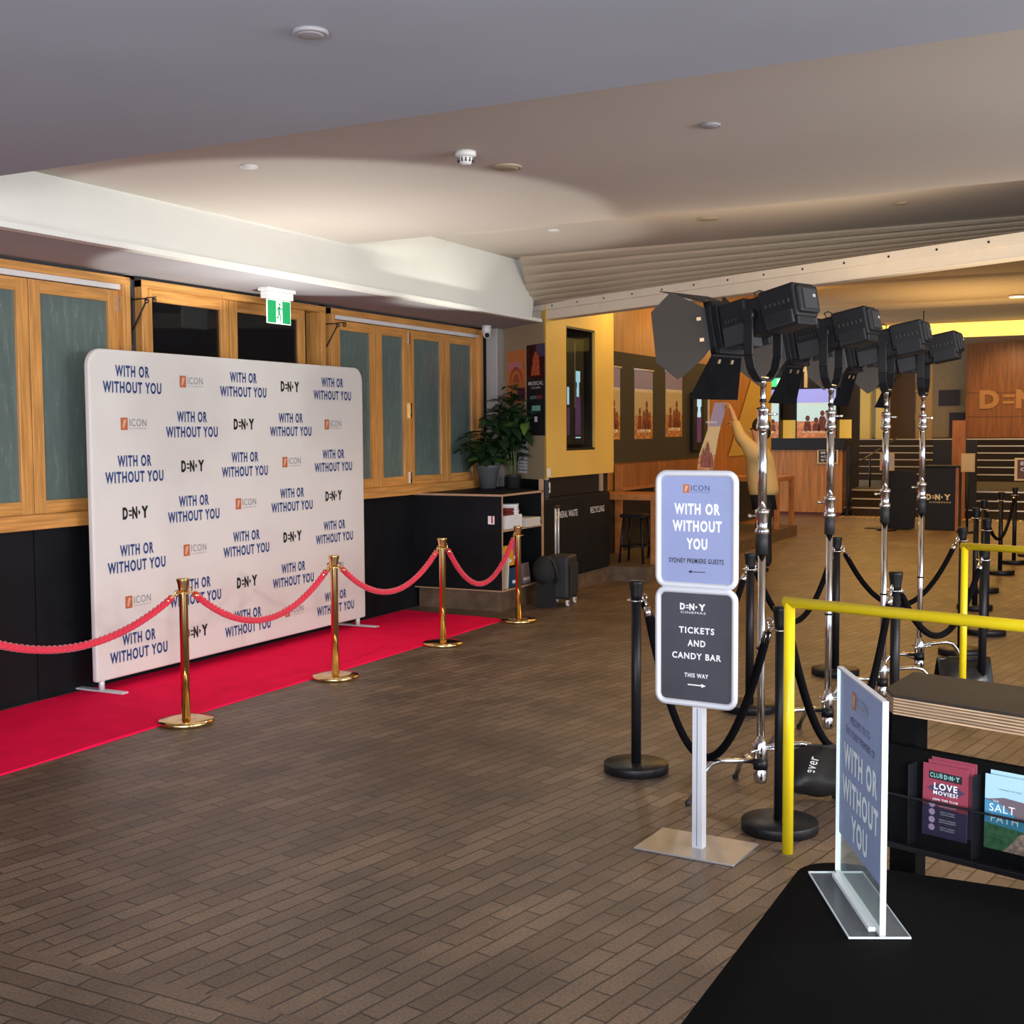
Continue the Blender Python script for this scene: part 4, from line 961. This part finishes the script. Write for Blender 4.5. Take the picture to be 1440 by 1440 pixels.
# concession counter, screens, signs
root=thing('concession_counter','long walnut concession counter with black top at the rear left','counter',(-7.4,25.4,0))
mb=MB(); mb.box(0,2.13,0,.7,.0,.06,mat('dark_red_kick',(.12,.02,.01),.5)); mb.box(0,2.15,-.02,.7,.06,1.33,BRONZEW); mb.build('front_panel',root)
mb=MB(); mb.box(-.02,2.2,-.08,.75,1.33,1.56,BLK); mb.build('countertop',root,.01)
def lit(x0,x1,z0,z1,label):
    o=thing('menu_screen',label,'screen',(x0,27.2,z0)); mb=MB(); mb.box(-.03,x1-x0+.03,0,.26,-.03,z1-z0+.03,BLK); mb.build('screen_casing',o)
    mb=MB(); mb.T=frame((0,-.003,0),(1,0,0),(0,0,1)); film(mb,x1-x0,z1-z0,2); mb.build('display',o)
lit(-7.75,-7.02,1.56,2.62,'lit film screen behind the counter, left one'); lit(-6.62,-5.78,1.56,2.62,'lit film screen behind the counter, right one')
mb=MB(); mb.box(-7.9,-5.5,27.47,27.5,1.50,1.95,mat('glowing_shelf',(.7,.42,.07),.5,emit=.5)); tag(mb.build('backlit_shelf'),'glowing yellow shelf front below the menu screens','shelf')
def framesign(x,y,z,w,h,lines,label,pole=0,bg=BLACKP):
    o=thing('framed_notice',label,'sign',(x,y,0 if pole else z)); zz=z if pole else 0
    mb=MB(); mb.T=frame((0,-.02,zz),(1,0,0),(0,0,1)); GF=mat('notice_gold_frame',(.65,.42,.18),.4,.3); mb.prism([(0,0),(w,0),(w,h),(0,h)],-.01,.0,GF); mb.build('frame',o)
    mb=MB(); mb.T=frame((0,-.02,zz),(1,0,0),(0,0,1)); q(mb,w*.08,h*.08,w*.92,h*.92,bg,.002)
    for k,t in enumerate(lines): mb.text(t,w/2,h*(.76-.26*k),w*.66,h*.15,WHITEP,.004,.02)
    mb.build('printed_face',o)
    if pole: mb=MB(); mb.tube([(w/2,0,.02),(w/2,0,z)],.02,BLK,12); mb.build('pole',o); mb=MB(); mb.lathe([(.17,0),(.17,.03),(.02,.035)],BLK,24,(w/2,0,0)); mb.build('base',o)
framesign(-5.75,25.36,1.05,.42,.29,['SEE MAIN','ACCESS','TO TOILETS'],'small gold framed black notice on the counter front')
framesign(-3.91,22.0,1.03,.24,.30,[],'pale blue notice on a thin post behind the third light stand',1,mat('pale_blue_notice',(.42,.48,.56),.5))
framesign(-2.59,22.0,1.02,.22,.31,[],'cream notice on a post right of the cinema podium',1,mat('cream_notice',(.72,.58,.34),.5))
framesign(-1.46,18.3,1.03,.45,.31,['EXIT','ONLY'],'gold framed brown exit notice on a post at the right edge',1,mat('brown_notice',(.14,.05,.03),.5))
root=thing('ticket_podium','black ticket podium with the cinema logo before the stairs','podium',(-3.22,22.4,0))
mb=MB(); mb.box(0,.54,0,.5,0,1.08,BLK); mb.build('cabinet_body',root,.01); mb=MB(); mb.box(-.03,.57,-.03,.53,1.08,1.11,BLK); mb.build('top',root,.004)
mb=MB(); mb.T=frame((.23,-.003,.57),(1,0,0),(0,0,1)); dendy(mb,0,0,.42,.10,mat('cream_logo',(.8,.62,.35),.5,emit=.1),.001); mb.text('CINEMAS',.02,-.09,.36,.025,mat('cream_logo'),.001); mb.build('logo_print',root)
mb=MB(); mb.box(.5,.55,-.01,.02,0,1.08,BW); mb.build('timber_edge',root)
root=thing('barrier_screen','plain dark standing screen left of the cinema podium','screen',(-3.95,22.4,0))
mb=MB(); mb.prism([(0,0),(.56,0),(.60,.6),(.58,1.0),(.05,1.03),(0,.98)],-.02,.02,BLK); s=mb.build('board',root); s.rotation_euler=(PI/2,0,0)
s.location=(0,0,.01)
mb=MB(); mb.box(-.25,.5,-.2,.2,0,.015,BLK); mb.build('base',root)
root=thing('stair_divider','dark timber divider post between the stair flights','post',(-3.15,25.3,0))
mb=MB(); mb.box(0,.25,0,.1,0,1.9,BRONZED); mb.box(-.35,-.0,0,.1,.6,1.5,BLK); mb.box(.25,.45,0,.1,.2,1.5,BLK); mb.build('panel',root)
root=thing('stair_handrail','thin dark handrail at the left side of the stairs','handrail',(-5.1,25.5,0))
mb=MB(); mb.tube([(0,-.2,0),(0,-.2,.95),(0,6,1.6)],.02,BLK,8); mb.tube([(0,2,.4),(0,2,1.2)],.02,BLK,8); mb.build('rail',root)
mb=MB(); mb.box(-5.16,-5.08,25.3,25.5,0,1.4,BLK); tag(mb.build('end_post'),'black post at the counter end beside the stairs','post')

# ================================================================== CEILING FITTINGS, EXIT SIGNS, CAMERA, BRACKETS
def disc(x,y,z,r,label,name='ceiling_light',mt=None,h=.012):
    o=thing(name,label,'light',(x,y,z)); mb=MB(); mb.lathe([(r,0),(r,-h*.6),(r*.92,-h)],WHPL if mt is None else mt,28); mb.build('rim',o)
    mb=MB(); mb.lathe([(r*.9,-h*.9),(r*.5,-h*1.15),(.001,-h*1.2)],mt or mat('diffuser_grey',(.35,.35,.37),.4),24); mb.build('diffuser',o)
GD=mat('dim_downlight',(.28,.27,.28),.5); WD=mat('warm_downlight',(.36,.30,.20),.5)
disc(-2.241,3.15,2.95,.055,'round grey fitting in the grey front ceiling',mt=GD)
disc(-4.411,5.60,3.22,.05,'small white fitting above the banner left part',mt=WHPL)
disc(-3.163,6.29,3.22,.085,'beige round speaker plate beside the smoke detector','ceiling_speaker',WD)
disc(-1.868,5.90,3.22,.05,'dark small fitting in the middle ceiling above the lamps',mt=GD)
disc(-4.46,9.75,3.455,.05,'small white fitting near the shutter left part',mt=WHPL)
disc(-3.13,9.83,3.455,.09,'beige round speaker plate in front of the shutter','ceiling_speaker',WD)
disc(-1.62,9.86,3.455,.05,'small beige fitting in front of the shutter right part',mt=WD)
o=thing('smoke_detector','white smoke detector hanging from the middle ceiling','detector',(-3.19,5.86,3.22)); mb=MB(); mb.lathe([(.055,0),(.055,-.022),(.045,-.028)],WHPL,24); mb.build('base',o)
mb=MB(); mb.lathe([(.04,-.028),(.042,-.045),(.030,-.062),(.02,-.07)],WHPL,24); mb.build('head',o)
mb=MB(); 
for k in range(12): a=k*PI/6; mb.box(.040*math.cos(a)-.003,.040*math.cos(a)+.003,.040*math.sin(a)-.003,.040*math.sin(a)+.003,-.056,-.036,BLK)
mb.build('vent_slots',o)
LIT=mat('lit_downlight',(1,.85,.5),.5,emit=6,ecol=(1,.8,.45))
def dl2(x,y,label): 
    o=thing('ceiling_light',label,'light',(x,y,4.09)); mb=MB(); mb.lathe([(.18,0),(.18,-.02),(.15,-.025)],WHPL,20); mb.build('rim',o); mb=MB(); mb.lathe([(.15,-.026),(.001,-.03)],LIT,20); mb.build('diffuser',o)
dl2(-1.9,24.0,'bright downlight in the foyer ceiling on the right'); dl2(-4.6,25.0,'downlight in the foyer ceiling above the lamps')
o=thing('exit_sign','green running man exit sign hanging from the window soffit','sign',(-6.02,7.78,2.87))
mb=MB(); mb.box(-.05,.05,0,.36,-.03,0,WHPL); mb.box(-.04,.04,.02,.34,-.085,-.03,WHPL); mb.build('housing',o,.006)
mb=MB(); mb.T=frame((.012,.035,-.275),(0,1,0),(0,0,1)); mb.prism([(0,0),(.30,0),(.30,.185),(0,.185)],-.008,0,EXITW); q(mb,.006,.006,.294,.179,GRNS,.001); q(mb,.11,.006,.19,.179,EXITW,.002)
z=.003
def st(pts,r=.007):
    for (a,b),(c,d) in zip(pts[:-1],pts[1:]):
        L=math.hypot(c-a,d-b); nx,ny=-(d-b)/L*r,(c-a)/L*r; mb.quad([(a-nx,b-ny,z),(c-nx,d-ny,z),(c+nx,d+ny,z),(a+nx,b+ny,z)],GRNS)
mb.add([(.156+.012*math.cos(k*PI/6),.152+.012*math.sin(k*PI/6),z) for k in range(12)],[tuple(range(12))],GRNS)
st([(.15,.135),(.145,.085)],.012); st([(.145,.09),(.165,.06),(.160,.02)]); st([(.145,.09),(.135,.05),(.112,.045)]); st([(.152,.13),(.178,.11),(.188,.118)],.005); st([(.15,.13),(.125,.115),(.118,.09)],.005); mb.build('green_face',o)
o=thing('exit_sign','small green exit sign glowing beside the lift surround','sign',(-7.2,27.1,2.68))
mb=MB(); mb.T=frame((0,0,0),(1,0,0),(0,0,1)); mb.prism([(0,0),(.42,0),(.42,.19),(0,.19)],-.03,0,mat('exit_green_far',(.05,.6,.2),.4,emit=.9)); q(mb,.16,.02,.26,.17,mat('exit_pale',(.6,.9,.6),.4,emit=1.),.002); mb.build('green_face',o)
o=thing('exit_sign','small white lit exit box beyond the farthest lamp','sign',(-3.93,26.0,3.37)); mb=MB(); mb.box(0,.22,0,.06,0,.16,mat('white_lit_box',(.9,.95,.95),.4,emit=1.)); mb.build('lit_box',o); mb=MB(); mb.tube([(.11,.03,.16),(.11,.03,.72)],.01,BLK,8); mb.build('hanger',o)
o=thing('security_camera','white dome security camera under the soffit','camera',(-6.20,11.82,2.87)); mb=MB(); mb.lathe([(.05,0),(.05,-.05),(.045,-.085)],WHPL,20); mb.build('mount',o); mb=MB(); mb.ball((.012,-.02,-.095),.043,WHPL,16); mb.ball((.03,-.045,-.105),.026,BLK,12); mb.build('dome',o)
def bracket(y,label):
    o=thing('iron_bracket',label,'bracket',(-6.43,y,2.5),0,'scrolled iron brackets on the piers'); mb=MB(); IR=mat('wrought_iron',(.02,.014,.014),.5)
    mb.box(0,.02,-.012,.012,-.12,.22,IR); mb.build('wall_plate',o)
    mb=MB(); mb.tube([(.02,0,.20),(.16,0,.20)],.005,IR,6); mb.tube([(.02,0,-.02),(.05,0,.02),(.09,0,.08),(.15,0,.17)],.007,IR,6)
    for cx in (.165,.235): mb.tube([(cx+(.022-.0015*k)*math.cos(k*.7+2),0,.185+(.022-.0015*k)*math.sin(k*.7+2)) for k in range(12)],.0055,IR,6)
    mb.ball((.02,-.012,-.03),.014,IR,8); mb.ball((.02,-.012,-.10),.014,IR,8); mb.tube([(.16,0,.205),(.25,0,.205)],.004,IR,6); mb.build('scroll_arm',o)
bracket(6.785,'black scrolled iron bracket on the pier left of the middle window'); bracket(9.148,'black scrolled iron bracket on the pier right of the middle window')

# ================================================================== PERSON HOLDING A POSTER
def skinned(name,parent,chains,mt,sub=2,loc=None):
    """chains: list of lists of (x,y,z,r); shared points join"""
    V=[];Rr=[];E=[];idx={}
    def vid(p):
        k=tuple(round(a,3) for a in p[:3])
        if k not in idx: idx[k]=len(V); V.append(p[:3]); Rr.append(p[3])
        return idx[k]
    for ch in chains:
        ids=[vid(p) for p in ch]
        for a,b in zip(ids[:-1],ids[1:]): E.append((a,b))
    me=bpy.data.meshes.new(name); me.from_pydata(V,E,[]); me.materials.append(mt)
    o=bpy.data.objects.new(name,me); COL.objects.link(o); o.parent=parent
    sk=o.modifiers.new('skin','SKIN'); sk.use_smooth_shade=True
    if not me.skin_vertices: me.attributes  # data layer comes with the modifier
    for i,sv in enumerate(me.skin_vertices[0].data):
        r=Rr[i]; sv.radius=(r,r) if not isinstance(r,tuple) else r; sv.use_root=(i==0)
    sb=o.modifiers.new('sub','SUBSURF'); sb.levels=sub; sb.render_levels=sub
    return o
# local axes: person faces -x (towards the timber wall); y is depth away from the viewer
PX=(-4.03,14.965,0)
pr=thing('person','person in tan jacket and black trousers reaching up to hold a poster','person',PX,math.radians(8))
hip=(.0,0,.98,.13); 
sL=(-.10,-.19,1.47,.062); sR=(-.10,.19,1.47,.062)      # near / far shoulder
eL=(-.27,-.20,1.66,.046); eR=(-.30,.16,1.60,.046)
hL=(-.385,-.12,1.97,.030); hR=(-.37,.04,1.75,.030)
body=[[hip,(-.02,0,1.15,.12),(-.05,0,1.32,.14),(-.08,0,1.46,.12),(-.08,0,1.56,.055),(-.07,0,1.64,.085),(-.08,0,1.74,.098),(-.07,0,1.82,.075)],
      [(-.08,0,1.46,.12),sL,eL,hL,(-.40,-.10,2.03,.035)],[(-.08,0,1.46,.12),sR,eR,hR,(-.39,.03,1.81,.035)],
      [hip,(.0,-.10,.92,.095),(.01,-.11,.52,.062),(.04,-.11,.10,.042),(-.08,-.12,.04,.038),(-.15,-.12,.035,.03)],[hip,(.0,.10,.92,.095),(-.03,.11,.52,.062),(-.05,.11,.10,.042),(-.17,.12,.04,.038),(-.24,.12,.035,.03)]]
for (hx,hy,hz) in ((-.40,-.10,2.03),(-.39,.03,1.81)):
    for k in range(4):
        yo=(k-1.5)*.017; L=[.055,.065,.06,.045][k]
        body.append([(hx,hy,hz,.035),(hx-.02,hy+yo,hz+.03,.010),(hx-.05,hy+yo*1.2,hz+.02+L*.3,.008),(hx-.055-L*.5,hy+yo*1.2,hz+.0,.007)])
    body.append([(hx,hy,hz,.035),(hx-.02,hy-.035,hz-.01,.011),(hx-.05,hy-.03,hz+.01,.009)])
skinned('body',pr,body,SKIN,1)
J=lambda p,k: (p[0],p[1],p[2],p[3]+k)
skinned('jacket',pr,[[(.0,0,.90,.19),(-.01,0,1.02,.20),(-.04,0,1.18,.20),(-.07,0,1.34,.205),(-.09,0,1.47,.165),(-.09,0,1.54,.085)],[(-.09,0,1.47,.165),J(sL,.04),(-.19,-.20,1.58,.085),J(eL,.030),(-.35,-.14,1.87,.050)],[(-.09,0,1.47,.165),J(sR,.04),(-.2,.18,1.54,.085),J(eR,.030),(-.35,.06,1.69,.047)]],JACK,2)
skinned('trousers',pr,[[(.0,0,.98,.15),(.0,-.10,.86,.115),(.01,-.11,.52,.098),(.04,-.11,.07,.075)],[(.0,0,.98,.15),(.0,.10,.86,.115),(-.03,.11,.52,.098),(-.05,.11,.07,.075)]],TROU,2)
mb=MB(); mb.ball((-.045,0,1.79),.118,HAIR,20,(.98,.92,1.0)); mb.ball((-.0,0,1.72),.09,HAIR,16,(.8,1,1.1)); mb.build('hair',pr)
mb=MB(); mb.ball((-.185,0,1.72),.018,SKIN,8,(1,.7,1.2)); 
for s in (-1,1): mb.ball((-.07,s*.098,1.73),.022,SKIN,8,(.8,.4,1.2)); mb.ball((-.165,s*.035,1.755),.012,BLK,8)
mb.tube([(-.170,-.02,1.675),(-.178,0,1.672),(-.170,.02,1.675)],.005,mat('lip',(.4,.12,.1),.5),6); mb.build('face_features',pr)
for x,y in ((-.04,-.115),(-.13,.12)):
    mb=MB(); mb.ball((x,y,.045),.05,BLK,14,(2.3,.9,.9)); mb.build('shoe',pr)
# held poster: curved sheet from hands down to the left
o=thing('held_poster','film poster sheet being held up and hung by the person','poster',(0,0,0))
row=[(-4.60,14.75,-4.475,14.815,2.08),(-4.63,14.73,-4.49,14.80,1.93),(-4.66,14.71,-4.53,14.775,1.79),(-4.71,14.68,-4.56,14.75,1.62),(-4.76,14.64,-4.58,14.72,1.44),(-4.775,14.62,-4.60,14.70,1.24)]
mb=MB()
cols=[mat('poster_lilac'),mat('poster_lilac'),mat('poster_sand'),mat('poster_sand'),CROWD]
for i in range(5):
    a_,b_=row[i],row[i+1]; mb.quad([(b_[0],b_[1],b_[4]),(b_[2],b_[3],b_[4]),(a_[2],a_[3],a_[4]),(a_[0],a_[1],a_[4])],cols[i])
dv=Vector((-4.58+4.76,.08,0)).normalized()
mb.T=frame((-4.75,14.625,1.24),dv,(0,0.0,1)); 
for cx,top in ((.05,.30),(.10,.38),(.14,.25)):
    mb.add([(cx-.03,.05,.012),(cx+.03,.05,.012),(cx+.022,top-.09,.012),(cx,top,.012),(cx-.022,top-.1,.012)],[(0,1,2,3,4)],FIG)
mb.text('WITH OR WITHOUT YOU',.14,.60,.13,.025,WHITEP,.012,.01)
mb.build('sheet',o)

# ================================================================== LIGHT
def area(name,loc,rot,size,energy,col,sy=None,spread=PI):
    l=bpy.data.lights.new(name,'AREA'); l.energy=energy; l.color=col; l.shape='RECTANGLE'; l.size=size; l.size_y=sy or size; l.spread=spread
    o=bpy.data.objects.new(name,l); COL.objects.link(o); o.location=loc; o.rotation_euler=rot; return o
def aim(o,t): o.rotation_euler=(Vector(t)-o.location).to_track_quat('-Z','Y').to_euler()
W_=bpy.data.worlds.new('world'); bpy.context.scene.world=W_; W_.use_nodes=True
bg=W_.node_tree.nodes['Background']; bg.inputs[0].default_value=(.72,.80,1.0,1); bg.inputs[1].default_value=1.9
k=area('street_daylight',(1.2,-3.2,2.0),(0,0,0),4.5,330,(.95,.95,1.0),2.4); aim(k,(-4.5,8,1.0))
k=area('side_daylight',(3.8,5.5,2.2),(0,0,0),4,180,(1.0,.95,.9),1.8); aim(k,(-6,8,1.3))
for i_,(lx,ly,lz) in enumerate(((4.2,.8,2.3),(3.4,4.4,2.5),(2.2,-1.6,2.1))): k=area('added_shadow_light',(lx,ly,lz),(0,0,0),.22,75,(1,.98,.95)); aim(k,(-6,7.5,.8))  # unseen small lights added to cast rope post shadows on the banner
def pt(name,loc,e,col,r=.15):
    l=bpy.data.lights.new(name,'POINT'); l.energy=e; l.color=col; l.shadow_soft_size=r; o=bpy.data.objects.new(name,l); COL.objects.link(o); o.location=loc
def spot(name,loc,t,e,col,ang,blend,r=.05):
    l=bpy.data.lights.new(name,'SPOT'); l.energy=e; l.color=col; l.spot_size=math.radians(ang); l.spot_blend=blend; l.shadow_soft_size=r
    o=bpy.data.objects.new(name,l); COL.objects.link(o); o.location=loc; aim(o,t)
WARM=(1,.56,.15)
spot('ceiling_patch_fill',(-5.12,7.3,1.66),(-5.1,7.3,4),115,(1.0,1.0,.93),107,.10,.02)  # unseen uplights added to make the bright patch on the ceiling
spot('ceiling_patch_fill_far',(-5.0,9.6,2.0),(-5.0,9.6,4),45,(1.0,1.0,.9),96,.35,.05)
spot('floor_pool',(-3.6,9,3.3),(-3.9,7.2,0),60,(1,.93,.82),95,.8)
for x,y,e in ((-3.2,13.5,36),(-1.5,15,30),(-3.2,18.5,52),(-4.2,23,70),(-1.5,22,60),(-5.4,29.5,80),(-2.5,33,130)):
    k=area('foyer_light',(x,y,3.9),(0,0,0),1.2,e,WARM)
k=area('ground_bounce_fill',(-1.0,-1.5,.25),(0,0,0),4.5,170,(.93,.95,1.0),2.5); aim(k,(-2.5,4.0,3.2))  # unseen fill added low down to lift the ceilings, like ground bounce
k=area('rear_ceiling_fill',(-1.0,9.0,2.72),(PI,0,0),5.5,26,(1,.80,.55),1.3)  # added up-facing fill for the dark rear ceiling, no real fitting
for x,y,e in ((-2.5,16,45),(-2.5,23,60),(-2,31,45)): k=area('ceiling_wash_fill',(x,y,2.6),(PI,0,0),2.5,e,(1,.72,.36))  # unseen up-facing fills added to brighten the foyer ceiling
pt('yellow_wash',(-4.95,13.3,3.2),14,(1,.75,.3)); pt('timber_wash',(-5.2,16.2,3.5),16,(1,.66,.25)); pt('timber_wash_far',(-5.2,20.5,3.3),18,(1,.66,.25))
spot('dendy_wash',(-3.0,35,4.0),(-3.0,37,2.6),70,(1,.62,.28),80,.8)
pt('portal_glow',(-6.2,26.6,3.4),12,(1,.75,.4))

# ================================================================== CAMERA
cam=bpy.data.cameras.new('cam'); co=bpy.data.objects.new('camera',cam); COL.objects.link(co)
R=Vector((.8945825,.44686111,-.00610717)); U=Vector((-.02361016,.0609034,.99786439)); F=Vector((-.44627874,.89252783,-.06503358))
M=Matrix.Identity(4)
for i in range(3): M[i][0]=R[i]; M[i][1]=U[i]; M[i][2]=-F[i]
M[2][3]=1.75
co.matrix_world=M; cam.sensor_width=36; cam.lens=36*1750/1440; cam.clip_start=.05; cam.clip_end=200
sc=bpy.context.scene; sc.camera=co
sc.view_settings.view_transform='Standard'; sc.view_settings.look='None'; sc.view_settings.exposure=.12; sc.view_settings.gamma=1
